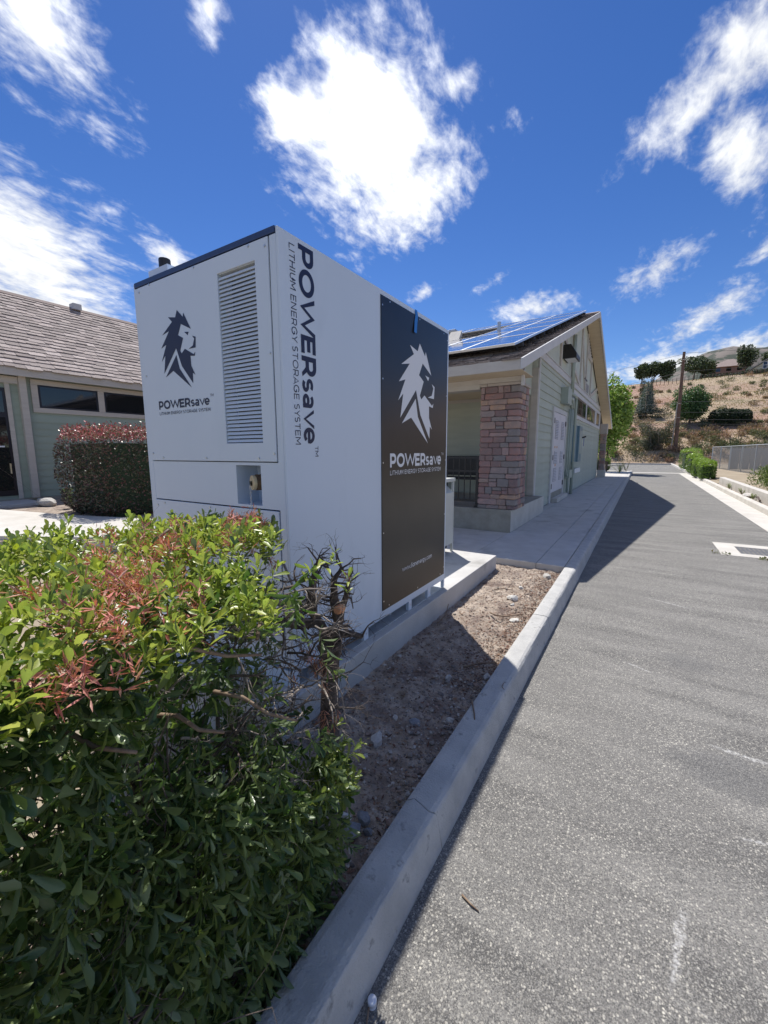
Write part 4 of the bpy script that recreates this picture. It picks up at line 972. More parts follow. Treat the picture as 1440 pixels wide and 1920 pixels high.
    pipe([(X, 14.55, .15), (X, 14.55, 2.95)], .035); pipe([(X, 14.85, .9), (X, 14.85, 3.0)], .03); pipe([(X+.04, 15.15, .15), (X+.04, 15.15, 3.15), (X+.04, 15.05, 3.32), (X+.04, 14.75, 3.36), (X, 13.75, 3.36)], .05)
    pipe([(X, 13.75, 3.22), (X, 14.6, 3.22), (X, 14.8, 3.1), (X, 14.85, 2.95)], .045); pipe([(X, 13.75, 3.06), (X, 14.4, 3.06), (X, 14.52, 2.95)], .04)
    pipe([(X, 14.35, 3.4), (X, 14.35, 5.12)], .035); pipe([(X, 14.62, 3.4), (X, 14.62, 5.2)], .028)
    pipe([(X, 14.2, 2.9), (X, 14.2, .95), (X, 14.35, .82), (X, 14.9, .8)], .025); pipe([(X, 15.4, 1.22), (X, 15.4, .15)], .045)
    MB().box(WX+.004, WX+.16, 14.5, 15.3, .72, .98).build('junction_box', 'conduit', G, bevel=.005)
    MB().box(WX+.06, WX+.10, 16.2, 17.6, .80, .96).build('wall_sign', 'white_vinyl', G)
    MB().tube([(WX+.02, 17.5, 2.08), (WX+.25, 17.5, 2.14)], .03, 8).build('hose_bib', 'black_plastic', G); MB().box(WX+.18, WX+.19, 17.42, 17.5, 1.78, 2.08).build('tag', 'blue_tag', G)
    for y, z in ((13.3, 4.42), (25.6, 4.30)):
        mb = MB(); mb.prism([(WX+.01, y-.3, z-.22), (WX+.36, y-.3, z-.22), (WX+.36, y-.3, z-.10), (WX+.20, y-.3, z+.16), (WX+.01, y-.3, z+.16)], (0, .75, 0))
        l = mb.build('wall_light', 'black_plastic', B, bevel=.008); MB().box(WX+.05, WX+.32, y-.25, y+.4, z-.226, z-.2205).build('lens', 'white_vinyl', l)
    # roof vents
    def onroof(x, y): return Vector((x, y, EZ+SLOPE*(y-EY)))
    p = onroof(-3.75, 12.15); MB().tube([p, p+Vector((0, 0, .42))], .05, 12).build('vent_pipe', 'galvanised', rf, smooth=False); MB().tube([p+n1*.01, p+n1*.05], [.2, .08], 14).build('flashing', 'galvanised', rf)
    p = onroof(-5.25, 12.2); MB().tube([p, p+Vector((0, 0, .30))], .14, 14).build('vent_pipe', 'galvanised', rf); MB().box(p.x-.24, p.x+.24, p.y-.22, p.y+.22, p.z+.30, p.z+.38).build('vent_cap', 'galvanised', rf, bevel=.02)
    p = onroof(-4.62, 11.0); MB().prism([p+Vector((-.2, -.2, -.05)), p+Vector((.2, -.2, -.05)), p+Vector((.16, .16, .33)), p+Vector((-.16, .16, .33))], n1*.12).build('vent_hood', 'pale_concrete', rf)
    # little bench inside the railing
    b = thing('porch_bench', 'black metal bench arm seen behind the porch railing', 'bench', (-2.95, 8.6, .553))
    MB().box(-4.2, -2.75, 8.5, 8.95, .99, 1.03).build('seat', 'black_paint', b, bevel=.01)
    for x in (-2.85, -4.1):
        MB().tube([(x-.05, 8.55, .553), (x+.0, 8.55, .70), (x+.05, 8.55, .85), (x+.02, 8.55, 1.0), (x-.02, 8.55, 1.12), (x+.05, 8.6, 1.2)], .022, 8).build('leg', 'black_paint', b, smooth=True)
        MB().tube([(x, 8.5, 1.20), (x+.02, 8.75, 1.24), (x, 9.0, 1.22)], .035, 8).build('arm', 'black_paint', b, smooth=True); MB().box(x-.03, x+.03, 8.86, 8.92, .5535, .985).build('leg', 'black_paint', b)
    MB().box(-4.2, -2.75, 8.955, 9.0, 1.06, 1.5).build('backrest', 'black_paint', b, bevel=.01)
    # solar panels: five rows up the slope, columns away from the gable
    N2 = n1; pw, ph = .975, 1.74*math.hypot(1, SLOPE); base = Vector((0, 7.40, EZ+SLOPE*(7.40-EY)))
    off = .15; ordn = ['bottom', 'second', 'middle', 'fourth', 'top']; coln = ['nearest the gable edge', 'second from the gable edge', 'third from the gable edge', 'fourth from the gable edge', 'fifth from the gable edge']
    fm = MB(); t = .022
    def rect(mb, x0, x1, v0, v1, h0, h1): mb.prism([Vector((x0, 0, 0))+u1*v0+N2*h0, Vector((x1, 0, 0))+u1*v0+N2*h0, Vector((x1, 0, 0))+u1*v1+N2*h0, Vector((x0, 0, 0))+u1*v1+N2*h0], N2*(h1-h0))
    W_, H_ = pw-.012, ph-.012
    rect(fm, -W_, 0, 0, t, 0, .04); rect(fm, -W_, 0, H_-t, H_, 0, .04); rect(fm, -W_, -W_+t, t, H_-t, 0, .04); rect(fm, -t, 0, t, H_-t, 0, .04); fme = shared(fm, 'panel_frame', 'solar_frame')
    gm = MB(); rect(gm, -W_+t, -t, t, H_-t, .012, .034); gme = shared(gm, 'cell_sheet', 'solar_cell')
    bm2 = MB()
    for k in (1, 2): rect(bm2, -W_+t, -t, H_*k/3-.002, H_*k/3+.002, .0342, .0346)
    bme = shared(bm2, 'cell_gap', 'solar_frame')
    for row in range(5):
        for cidx in range(5):
            if (row, cidx) in ((2, 2), (2, 3), (3, 2), (3, 3)): continue
            pos = Vector((-1.985-cidx*pw, base.y, base.z)) + u1*(ph*row) + N2*off
            s = thing('solar_panel', f'framed blue solar panel in the {ordn[row]} row, {coln[cidx]}', 'solar panel', pos, 'solar panels on the roof')
            inst('panel_frame', fme, s, pos); inst('cell_sheet', gme, s, pos); inst('cell_gap', bme, s, pos)
    for row in range(5):
        for q in (.25, .75):
            a = Vector((-1.96, base.y, base.z))+u1*(ph*(row+q))
            MB().bar(a+N2*.11, a+N2*.11+Vector((-4.8, 0, 0)), .045, .06, up=N2).build('mount_rail', 'rail_dark', rf)
            for k in range(4): MB().tube([a+Vector((-.12-1.4*k, 0, 0)), a+Vector((-.12-1.4*k, 0, 0))+N2*.085], .022, 6).build('mount_foot', 'rail_dark', rf)
building()

def left_building():
    X = -16.0
    B = thing('left_building', 'sage green clapboard building with grey shingle roof at the left edge', 'building', (-20, 6, .15))
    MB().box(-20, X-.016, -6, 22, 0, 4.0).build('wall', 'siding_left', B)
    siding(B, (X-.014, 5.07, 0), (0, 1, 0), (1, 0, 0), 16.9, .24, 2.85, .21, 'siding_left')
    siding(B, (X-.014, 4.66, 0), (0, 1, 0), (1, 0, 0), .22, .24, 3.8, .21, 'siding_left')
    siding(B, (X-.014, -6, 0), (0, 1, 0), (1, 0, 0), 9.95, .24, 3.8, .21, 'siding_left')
    MB().box(X-.1, X+.05, -6, 21.9, .05, .237).build('plinth', 'plinth_concrete', B)
    tr = MB(); tr.box(X, X+.035, 5.17, 21, 3.69, 3.84); tr.box(X, X+.035, 5.17, 21, 2.85, 2.995)
    for a, b in ((5.17, 5.34), (7.0, 7.19), (8.85, 9.04), (10.7, 10.9), (12.5, 12.7)): tr.box(X, X+.034, a, b, 2.997, 3.688)
    tr.build('window_trim', 'trim_beige', B, bevel=.004)
    for a in (5.34, 7.19, 9.04, 10.9):
        w = MB().box(X-.01, X+.015, a+.005, a+1.65, 3.0, 3.685).build('window', 'window_frame', B); MB().box(X+.0155, X+.018, a+.06, a+1.6, 3.05, 3.635).build('pane', 'glass_dark', w)
    MB().box(X+.0, X+.16, 4.86, 5.035, .24, 3.885).build('porch_post', 'trim_beige', B, bevel=.008)
    MB().box(X+.0, X+.10, -6, 4.85, 3.64, 3.84).build('porch_beam', 'trim_beige', B)
    dr = MB(); dr.box(X, X+.02, 3.95, 4.55, .34, 3.5); dr = dr.build('door', 'window_frame', B)
    MB().box(X+.0205, X+.024, 4.05, 4.48, .5, 2.65).build('pane', 'glass_dark', dr); MB().box(X+.0205, X+.024, 4.05, 4.48, 2.8, 3.4).build('pane', 'glass_dark', dr); MB().box(X+.0245, X+.03, 4.15, 4.38, 1.78, 1.82).build('sticker', 'white_vinyl', dr)
    MB().box(X+.0245, X+.07, 4.43, 4.46, 1.0, 1.3).build('handle', 'brass', dr)
    for a, b in ((4.55, 4.66), (3.84, 3.95)): MB().box(X, X+.05, a, b, .24, 3.64).build('door_trim', 'trim_beige', B)
    MB().box(X+.06, X+1.4, -6, 4.75, -.05, .20).build('porch_slab', 'concrete', B, bevel=.01)
    s = Vector((-1, 0, .75)).normalized(); n = Vector((.75, 0, 1)).normalized(); e = Vector((X+.38, -6, 4.08))
    rf = MB(); rf.prism([e, e+s*5.5, e+s*5.5-n*.1, e-n*.1], (0, 28, 0)); rf = rf.build('roof', 'roof_deck', B)
    sh = MB(); shingle_field(sh, e+n*.001+Vector((0, 5, 0))-s*.03, (0, 1, 0), s, n, 18, 5.5, .235, .36, [(.38, .32, .295), (.44, .375, .345), (.33, .275, .255), (.41, .345, .315)], 9, .03); sh.build('shingles', 'shingle', rf, kind='stuff')
    MB().box(X+.335, X+.375, -6, 22, 3.84, 4.075).build('fascia', 'trim_beige', rf, bevel=.004)
    MB().box(X+.01, X+.334, -6, 22, 3.888, 3.90).build('soffit', 'soffit_tan', rf)
    p = e+s*5.42+Vector((0, 14.1, 0)); MB().box(p.x-.15, p.x+.2, p.y, p.y+.3, p.z, p.z+.22).build('ridge_vent', 'trim_pale', rf)
    mb = MB(); mb.prism([e+s*5.5-Vector((.15, 0, .12)), e+s*5.5+n*.05, e+s*5.3+n*.035], (0, 28, 0)); mb.build('ridge_cap', 'roof_brown', rf)
left_building()
rock_obj('rock', 201, (-14.1, 4.55, .22), (.34, .2, .15), m='rock', label='pale rounded boulder in the bed by the left building', cat='rock')

# ================================================================== FOREGROUND HEDGE
def grow(mb, p, d, length, r, depth, rng, spread=.7, kids=3, up=.1, tips=None, col=None, nseg=4, wob=.22):
    """a crooked tapering branch with side branches"""
    pts = [Vector(p)]; d = Vector(d).normalized(); rad = [r]
    for i in range(nseg):
        d = (d + Vector((rng.gauss(0, wob), rng.gauss(0, wob), rng.gauss(0, wob)+up*.3))).normalized(); pts.append(pts[-1]+d*length/nseg); rad.append(r*(1-.5*(i+1)/nseg))
    mb.tube(pts, rad, 6 if r > .006 else 4)
    if tips is not None and depth == 0: tips.append((pts[-1], d))
    if depth > 0:
        for k in range(kids):
            i = rng.randint(1, nseg); q = pts[i]; dd = (d + Vector((rng.gauss(0, spread), rng.gauss(0, spread), rng.gauss(0, spread)))).normalized()
            grow(mb, q, dd, length*rng.uniform(.45, .75), rad[i]*rng.uniform(.45, .65), depth-1, rng, spread, kids, up, tips, col, nseg, wob)

def shoots(tips, axes, m, lmin, lmax, ratio=.36, stem=.085, phi=(.35, 1.3)):
    """rosettes of leaves round each shoot tip"""
    n = len(tips); m = np.array(m); tot = m.sum(); idx = np.repeat(np.arange(n), m); first = np.concatenate([[0], np.cumsum(m)[:-1]]); k = np.arange(tot)-first[idx]
    t = (k+.5)/m[idx]; a = unit(axes)[idx]; ref = np.tile([[.3, .2, .93]], (tot, 1)); x = unit(np.cross(a, ref)); y = np.cross(a, x)
    az = k*2.39996+NR.uniform(0, 6.28, n)[idx]+NR.normal(0, .3, tot); rad = x*np.cos(az)[:, None]+y*np.sin(az)[:, None]
    ph = phi[0]+(phi[1]-phi[0])*t+NR.normal(0, .18, tot); D = a*np.cos(ph)[:, None]+rad*np.sin(ph)[:, None]; Nn = a*np.sin(ph)[:, None]-rad*np.cos(ph)[:, None]
    D = D+NR.normal(0, .12, (tot, 3)); P = np.array(tips)[idx]-a*(t*stem*NR.uniform(.7, 1.3, tot))[:, None]
    L = NR.uniform(lmin, lmax, tot)*(.72+.4*t); return P, D, Nn, L, L*ratio*NR.uniform(.85, 1.15, tot), idx

def hedge():
    rng = random.Random(77); base = (-1.15, .3, .04)
    H = thing('hedge', 'large clipped evergreen hedge with glossy green leaves and dead orange patches on top', 'hedge', base)
    X0, X1, Y0, Y1, ZT = -1.58, -.70, -.62, 1.16, 1.345
    top = lambda x, y: ZT+.035*noise.noise(Vector((x*3, y*3, 0)))+.02*noise.noise(Vector((x*8, y*8, 4)))-.05*(x+1.14)-.05*max(0, (x+.85)/.15)**2-.05*max(0, (y-1.0)/.16)**2
    def bare(x, y, z): return (z > 1.05 and y > .97-.97*(x+1.05)) or (x > -1.05 and y > .70 and z > .64) or (x > -.86 and y > .36 and .93 < z < 1.2) or (x > -.9 and y > .5 and .82 < z < 1.1)
    tips, ax, kind = [], [], []
    for i in range(1750):                                                       # top
        x = rng.uniform(X0, X1+.01); y = rng.uniform(Y0, Y1)
        if bare(x, y, 1.3) and rng.random() < .96: continue
        tips.append((x, y, top(x, y)+rng.uniform(-.06, .008))); ax.append((rng.gauss(0, .42), rng.gauss(0, .42), 1)); kind.append(0)
    for i in range(1450):                                                      # side along the kerb
        z = rng.uniform(.07, 1.26); y = rng.uniform(Y0, .98)
        x = -.735-.05*max(0, (.45-z)/.4)+.045*noise.noise(Vector((y*4, z*4, 0)))-.04*max(0, (z-1.1)/.16)
        if bare(x, y, z) and rng.random() < .93: continue
        x += rng.uniform(-.06, .02); tips.append((x, y, z)); ax.append((1, rng.gauss(.1, .55), rng.gauss(-.6, .55))); kind.append(1)
    for i in range(160):                                                       # end by the cabinet and back
        x = rng.uniform(X0, -1.28); z = rng.uniform(.15, 1.2); tips.append((x, Y1+rng.uniform(-.05, .03), z)); ax.append((rng.gauss(0, .4), 1, rng.gauss(.2, .4))); kind.append(2)
    for i in range(380): tips.append((X0+rng.uniform(-.04, .08), rng.uniform(Y0, Y1), rng.uniform(.15, 1.28))); ax.append((-1, rng.gauss(0, .4), rng.gauss(.2, .4))); kind.append(2)
    for i in range(46):                                                        # sprig reaching out into the sun
        tips.append((-.775+rng.gauss(0, .03), .93+rng.gauss(0, .055), .60+rng.gauss(0, .05))); ax.append((.5, .5, .7)); kind.append(0)
    for i in range(2000):                                                      # inside
        x = -.77-.75*rng.random()**1.5; y = rng.uniform(Y0, .95); z = rng.uniform(.08, 1.2)
        if bare(x, y, z) and rng.random() < .94: continue
        tips.append((x, y, z)); ax.append((rng.gauss(.4, .6), rng.gauss(0, .6), rng.gauss(.1, .6))); kind.append(3)
    kind = np.array(kind); tips = np.array(tips); ax = np.array(ax, float); n = len(tips)
    # patches where the clipped leaves have died
    DP = [(-.79, .36, .06), (-.72, .27, .05), (-.95, .46, .06), (-.90, .38, .05), (-1.03, .58, .06), (-1.24, .67, .06), (-1.12, .56, .045), (-1.31, 1.0, .08), (-1.18, .95, .06), (-.85, .25, .045), (-1.36, .80, .05), (-1.1, .7, .04), (-1.2, .5, .045), (-1.0, .30, .045), (-1.42, .6, .04), (-.82, .48, .04), (-1.06, .8, .035)]
    dead = np.zeros(n, bool)
    for x, y, r in DP: dead |= (kind == 0) & ((tips[:, 0]-x)**2+(tips[:, 1]-y)**2 < r*r) & (NR.uniform(size=n) < .72) & (tips[:, 2] > .9)
    lv = ~dead; k0 = kind[lv]; m = NR.randint(8, 13, lv.sum())
    P, D, Nn, L, Wd, idx = shoots(tips[lv], ax[lv], m, .032, .058, .33, .065); kk = k0[idx]; g_ = np.where((kk == 1) | (kk == 3), NR.uniform(.62, 1.42, len(P)), NR.uniform(.5, 1.0, len(P))); L = L*g_; Wd = Wd*g_*np.where(kk == 0, 1.2, np.where(kk == 1, .88, 1.0))
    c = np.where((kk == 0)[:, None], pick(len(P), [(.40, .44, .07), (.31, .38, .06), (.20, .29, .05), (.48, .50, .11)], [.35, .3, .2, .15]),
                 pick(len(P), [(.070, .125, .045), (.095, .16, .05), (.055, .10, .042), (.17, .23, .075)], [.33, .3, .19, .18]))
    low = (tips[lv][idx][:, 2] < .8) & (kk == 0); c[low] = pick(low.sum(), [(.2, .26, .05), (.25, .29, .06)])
    # the leaves that show largest become parts of their own
    cam_p = np.array([0, 0, CAM_H]); ctr = P+unit(D)*L[:, None]*.5; v = cam_p-ctr; dist = np.linalg.norm(v, axis=1); face = np.abs((unit(Nn)*v).sum(1))/dist
    dep = (ctr-cam_p)@np.array(fw); px = 720+FPX*((ctr-cam_p)@np.array(R2))/np.maximum(dep, .01); py = 960-FPX*((ctr-cam_p)@np.array(U2))/np.maximum(dep, .01)
    vis = (px > 0) & (px < 1440) & (py > 0) & (py < 1920) & (dep > .1)
    outer = ((kk == 1) & (ctr[:, 0] > -.74)) | ((kk == 0) & (ctr[:, 2] > ZT-.01))
    score = np.where(vis & outer, L/dist*(.3+face), 0); big = np.argsort(-score)[:300]; keep = np.ones(len(P), bool); keep[big] = False
    ms = MB(); T, F = LEAF_T; ms.add([tuple(t) for t in T], F); lme = shared(ms, 'leaf', 'leaf_single', smooth=True)
    Dn = unit(D); Sn = unit(np.cross(Nn, Dn)); Nu = np.cross(Dn, Sn)
    for i in big:
        d, s, u, l, w = Dn[i], Sn[i], Nu[i], L[i], Wd[i]
        M = Matrix(((d[0]*l, s[0]*w, u[0]*l, P[i][0]), (d[1]*l, s[1]*w, u[1]*l, P[i][1]), (d[2]*l, s[2]*w, u[2]*l, P[i][2]), (0, 0, 0, 1))); inst('leaf', lme, H, None, matrix=M)
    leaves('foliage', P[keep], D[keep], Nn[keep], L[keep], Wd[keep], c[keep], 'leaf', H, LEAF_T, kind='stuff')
    # dead clusters
    td, ad = tips[dead], ax[dead]; td = np.concatenate([td]+[td+NR.normal(0, .02, td.shape) for _ in range(3)]); ad = np.concatenate([ad]+[ad+NR.normal(0, .6, ad.shape) for _ in range(3)])
    P, D, Nn, L, Wd, idx = shoots(td, ad, NR.randint(6, 11, len(td)), .018, .036, .17, .04, (.5, 1.7))
    leaves('dead_leaves', P, D, Nn, L, Wd, pick(len(P), [(.74, .30, .25), (.68, .24, .20), (.76, .42, .34), (.56, .21, .19)]), 'dead_leaf', H, ROLL_T, kind='stuff')
    # flower buds: tiny pale clusters among the top leaves
    n = 9000; ci = NR.randint(0, (kind == 0).sum(), n); cl = tips[kind == 0][ci // 1]; P = cl+NR.normal(0, .012, (n, 3))+np.array([0, 0, -.008])
    leaves('flower_buds', P, rdir(n), rdir(n), NR.uniform(.003, .007, n), NR.uniform(.003, .006, n), pick(n, [(.36, .35, .10), (.42, .40, .16), (.30, .31, .08)]), 'foliage_far', H, CARD_T, kind='stuff')
    # stems
    mb = MB(); rng = random.Random(5)
    for i in range(11):
        x = rng.uniform(-1.45, -.9); y = rng.uniform(-.3, .95); mb = MB(); grow(mb, (x, y, .03), (rng.gauss(0, .12), rng.gauss(0, .12), 1), .62, .016, 3, rng, .42, 4, .3); mb.build('stem', 'bark', H, smooth=True)
    mb = MB()
    for i in range(44):                                                        # grey clipped stubs showing through the side
        y = rng.uniform(.25, 1.0); z = rng.uniform(.7, 1.2); x = -.85+rng.uniform(-.14, .03); d = Vector((rng.uniform(.1, .8), rng.gauss(0, .7), rng.gauss(0, .35)))
        mb = MB(); grow(mb, (x, y, z), d, rng.uniform(.07, .17), .0045, 2, rng, .6, 3, 0); mb.build('clipped_branch', 'bark_grey' if i % 2 else 'bark', H, smooth=True)
    for a, b in (((-1.27, .67, 1.325), (-1.40, .90, 1.36)), ((-.85, .42, 1.04), (-.70, .48, 1.02)), ((-.88, .58, 1.0), (-.70, .69, .92)), ((-.9, .22, 1.12), (-.70, .31, 1.09)), ((-.8, .66, 1.13), (-1.0, .87, 1.12)), ((-.82, .40, 1.2), (-.74, .62, 1.12))):
        a, b = Vector(a), Vector(b); MB().tube([a, a.lerp(b, .35)+Vector((0, 0, .012)), a.lerp(b, .7)-Vector((0, .01, 0)), b], [.0055, .005, .0042, .003], 6).build('clipped_branch', 'twig', H, smooth=True)
hedge()

def bare_shrub():
    rng = random.Random(15)
    S = thing('bare_shrub', 'cut-back bare shrub with dark gnarled trunk at the cabinet corner', 'shrub', (-1.215, 1.41, .03)); q = lambda p: (p[0]*.82, p[1]*.82, 1.6-(1.6-p[2])*.82)
    mb = MB(); T = [(-1.475, 1.72, .02), (-1.470, 1.72, .14), (-1.462, 1.715, .28), (-1.450, 1.71, .40), (-1.438, 1.70, .50), (-1.44, 1.69, .56)]
    mb.tube([(-1.22, 1.412, .0), (-1.215, 1.411, .12)]+[q(p) for p in T], [.062, .052, .048, .045, .042, .044, .056, .044], 10)
    for a, b in ((0, .03), (2.1, .035), (4.2, .03)): mb.tube([q((-1.44+.01*math.cos(a), 1.69, .44)), q((-1.44+.05*math.cos(a), 1.69+.05*math.sin(a), .52))], [.03, .02], 7)
    mb.build('trunk', 'bark', S, smooth=True)
    br = MB()
    limbs = [[(-1.44, 1.69, .50), (-1.40, 1.68, .60), (-1.345, 1.67, .68), (-1.325, 1.67, .76), (-1.30, 1.68, .83), (-1.285, 1.68, .90)],
             [(-1.44, 1.69, .53), (-1.37, 1.70, .585), (-1.30, 1.72, .60), (-1.235, 1.73, .595)],
             [(-1.43, 1.70, .43), (-1.39, 1.69, .47), (-1.375, 1.68, .53), (-1.35, 1.69, .56)],
             [(-1.44, 1.69, .54), (-1.47, 1.66, .64), (-1.50, 1.62, .72), (-1.56, 1.56, .76), (-1.64, 1.50, .78)],
             [(-1.345, 1.67, .68), (-1.37, 1.66, .80), (-1.36, 1.65, .92), (-1.31, 1.66, .99)],
             [(-1.50, 1.62, .72), (-1.48, 1.60, .84), (-1.44, 1.58, .93), (-1.40, 1.56, 1.02)],
             [(-1.47, 1.64, .66), (-1.54, 1.55, .66), (-1.62, 1.45, .70), (-1.70, 1.38, .80)]]
    limbs = [[q(p) for p in l] for l in limbs]
    for l in limbs:
        n = len(l); br.tube(l, [.026*(1-.6*i/(n-1)) for i in range(n)], 7)
    tips = []
    for l in limbs:
        for i in range(1, len(l)):
            for k in range(3):
                d = Vector((rng.gauss(0, 1), rng.gauss(-.1, .8), rng.gauss(.35, .8))); grow(br, l[i], d, rng.uniform(.06, .15), .005, 2, rng, .75, 3, 0, tips, None, 3, .35)
    br.build('branches', 'bark', S, smooth=True, kind='stuff')
    tw = MB()
    for i in range(56):                                                        # dry tangle at the hedge end
        p = (rng.uniform(-1.25, -.88), rng.uniform(.72, 1.02), rng.uniform(.55, 1.12)); d = Vector((rng.gauss(.2, 1), rng.gauss(0, .7), rng.gauss(-.05, .6)))
        grow(tw, p, d, rng.uniform(.08, .2), rng.uniform(.002, .0045), 2, rng, .7, 3, 0, None, None, 3, .3)
    tw.tube([q(p) for p in ((-1.66, 1.58, .98), (-1.56, 1.57, .82), (-1.50, 1.56, .66), (-1.46, 1.56, .50))], [.006, .005, .005, .0035], 6)
    tw.build('dry_twigs', 'bark_grey', S, smooth=True, kind='stuff'); tw = MB()
    for i in range(36):
        p = (rng.uniform(-1.25, -.9), rng.uniform(.78, 1.12), rng.uniform(.7, 1.16)); grow(tw, p, Vector((rng.gauss(.2, 1), rng.gauss(0, .7), rng.gauss(.1, .7))), rng.uniform(.08, .2), rng.uniform(.003, .006), 2, rng, .8, 3, 0, None, None, 3, .35)
    tw.build('dark_twigs', 'bark', S, smooth=True, kind='stuff')
    MB().tube([q((-1.318, 1.655, .765)), q((-1.312, 1.61, .772))], [.022, .019], 12).build('cut_end', 'heartwood', S, bevel=.004)
    P = np.array([(-1.47, 1.57, .47), (-1.44, 1.58, .42), (-1.44, 1.62, .36), (-1.41, 1.63, .30), (-1.56, 1.52, .34), (-1.30, 1.68, .93), (-1.50, 1.55, .50), (-1.38, 1.6, .12), (-1.34, 1.62, .10), (-1.36, 1.58, .06), (-1.66, 1.46, .62), (-1.46, 1.57, .44), (-1.72, 1.5, 1.12), (-1.78, 1.48, 1.05), (-1.70, 1.5, .98), (-1.85, 1.45, 1.08), (-1.74, 1.5, 1.2)])
    P = np.array([q(p) for p in P]); P = np.repeat(P, 3, 0)+NR.normal(0, .016, (len(P)*3, 3)); A = np.tile([[0, 0, -1.0]], (len(P), 1))+NR.normal(0, .5, (len(P), 3))
    w = shoots(P, A, NR.randint(6, 11, len(P)), .03, .055, .12, .04, (.2, 1.1))
    leaves('dead_leaves', *w[:5], pick(len(w[0]), [(.64, .28, .18), (.56, .23, .15), (.68, .40, .26)]), 'dead_leaf', S, ROLL_T, kind='stuff')
bare_shrub()

# ================================================================== OTHER PLANTS
def ell(n, c, r, shell=.55):
    d = rdir(n); k = shell+(1-shell)*NR.uniform(0, 1, (n, 1))**.6; return np.array(c)+d*k*np.array(r), d
def crown(name, blobs, n, size, palette, parent, m='foliage_far', shell=.5, droop=0., ratio=.6, tmpl=CARD_T, loc=(0, 0, 0), **tk):
    vol = np.array([b[3]*b[4]*b[5] for b in blobs])**.67; cnt = (n*vol/vol.sum()).astype(int); P = []; D = []
    for b, k in zip(blobs, cnt):
        p, d = ell(k, b[:3], b[3:6], shell); P.append(p); D.append(d)
    P = np.concatenate(P); D = np.concatenate(D); n = len(P); Nn = D+rdir(n)*.8; Dd = np.cross(Nn, rdir(n))+D*.5+np.array([0, 0, -droop])
    L = NR.uniform(.6, 1.3, n)*size
    return leaves(name, P, Dd, Nn, L, L*ratio, pick(n, palette, dv=.3), m, parent, tmpl, loc=loc, **tk)
def blobs_round(c, r, k, rng, sq=1.0):
    out = []
    for i in range(k):
        d = Vector((rng.gauss(0, 1), rng.gauss(0, 1), rng.gauss(0, 1))).normalized()*rng.uniform(.35, .72); s = rng.uniform(.32, .5)
        out.append((c[0]+d.x*r[0]*rng.uniform(.8, 1.25), c[1]+d.y*r[1], c[2]+d.z*r[2]*rng.uniform(.7, 1.2), r[0]*s*rng.uniform(.6, 1.1), r[1]*s, r[2]*s*sq*rng.uniform(.6, 1.1)))
    return out
def tree(name, label, base, h, cr, cz, k, n, size, pal, seed, tr=.12, group=None, cat='tree', lean=(0, 0), droop=0., limbs=5):
    rng = random.Random(seed); t = thing(name, label, cat, base, group); b = Vector(base)
    mb = MB(); top = b+Vector((lean[0], lean[1], h*cz)); mb.tube([b-Vector((0, 0, .1)), b.lerp(top, .5)+Vector((tr*.5, 0, 0)), top], [tr, tr*.7, tr*.3], 8)
    bl = blobs_round((top.x, top.y, b.z+h-cr[2]), cr, k, rng)
    for q in bl[:limbs]: mb.tube([b.lerp(top, rng.uniform(.45, .9)), Vector(q[:3])], [tr*.35, tr*.1], 5)
    mb.build('trunk', 'bark', t, smooth=True)
    crown('crown', bl, n, size, pal, t, droop=droop)
    return t

def box_hedge(name, label, x0, x1, y0, y1, z0, z1, n, size, pal_top, pal_side, seed, cat='hedge', group=None, core=True, topband=.12, lm='leaf', spike=0.0, pw_=7.0):
    t = thing(name, label, cat, ((x0+x1)/2, (y0+y1)/2, z0), group); Q = NR.uniform(-1, 1, (n, 3)); ax = NR.choice(3, n, p=[.3, .3, .4]); sg = np.where(NR.uniform(size=n) < .5, -1, 1); dep = 1-.22*NR.uniform(size=n)**1.5
    Q[np.arange(n), ax] = sg*dep; nr = np.linalg.norm(np.abs(Q)**6, axis=1)
    Q = Q/np.maximum(1, (np.abs(Q)**pw_).sum(1)**(1/pw_))[:, None]
    c = np.array([(x0+x1)/2, (y0+y1)/2, (z0+z1)/2]); hf = np.array([(x1-x0)/2, (y1-y0)/2, (z1-z0)/2]); P = c+Q*hf
    P += np.array([[noise.noise(Vector(p)*2.3)*.10, noise.noise(Vector(p)*2.3+Vector((9, 0, 0)))*.10, noise.noise(Vector(p)*2.7+Vector((0, 9, 0)))*.10] for p in P])
    D = np.zeros((n, 3)); D[np.arange(n), ax] = sg; Dd = D*.5+rdir(n)*.8+np.array([0, 0, .35]); Nn = D+rdir(n)*.6
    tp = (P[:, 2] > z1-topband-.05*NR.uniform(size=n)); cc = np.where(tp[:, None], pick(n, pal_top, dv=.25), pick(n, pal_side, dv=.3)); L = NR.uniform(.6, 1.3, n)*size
    P[:, 2] += np.where(tp, spike*NR.uniform(0, 1, n)**3, 0); leaves('foliage', P, Dd, Nn, L, L*.5, cc, lm, t, CARD_T, kind='stuff')
    if core: k_ = .2 if pw_ > 5 else .38; MB().box(x0+k_*hf[0], x1-k_*hf[0], y0+k_*hf[1], y1-k_*hf[1], z0, z1-(k_+.1)*hf[2]).build('dark_core', 'dark_hedge', t)  # solid dark box; the shade between the leaves is put into its colour
    return t
box_hedge('red_tip_hedge', 'boxy dark hedge with red leaf tips in front of the left building', -12.4, -9.9, 4.2, 8.0, .12, 2.12, 30000, .06, [(.55, .11, .12), (.46, .13, .12), (.60, .22, .19), (.16, .16, .06), (.40, .28, .18)], [(.075, .075, .035), (.10, .06, .045), (.06, .075, .035), (.14, .055, .05)], 3, topband=.24, lm='leaf_red', spike=.22)

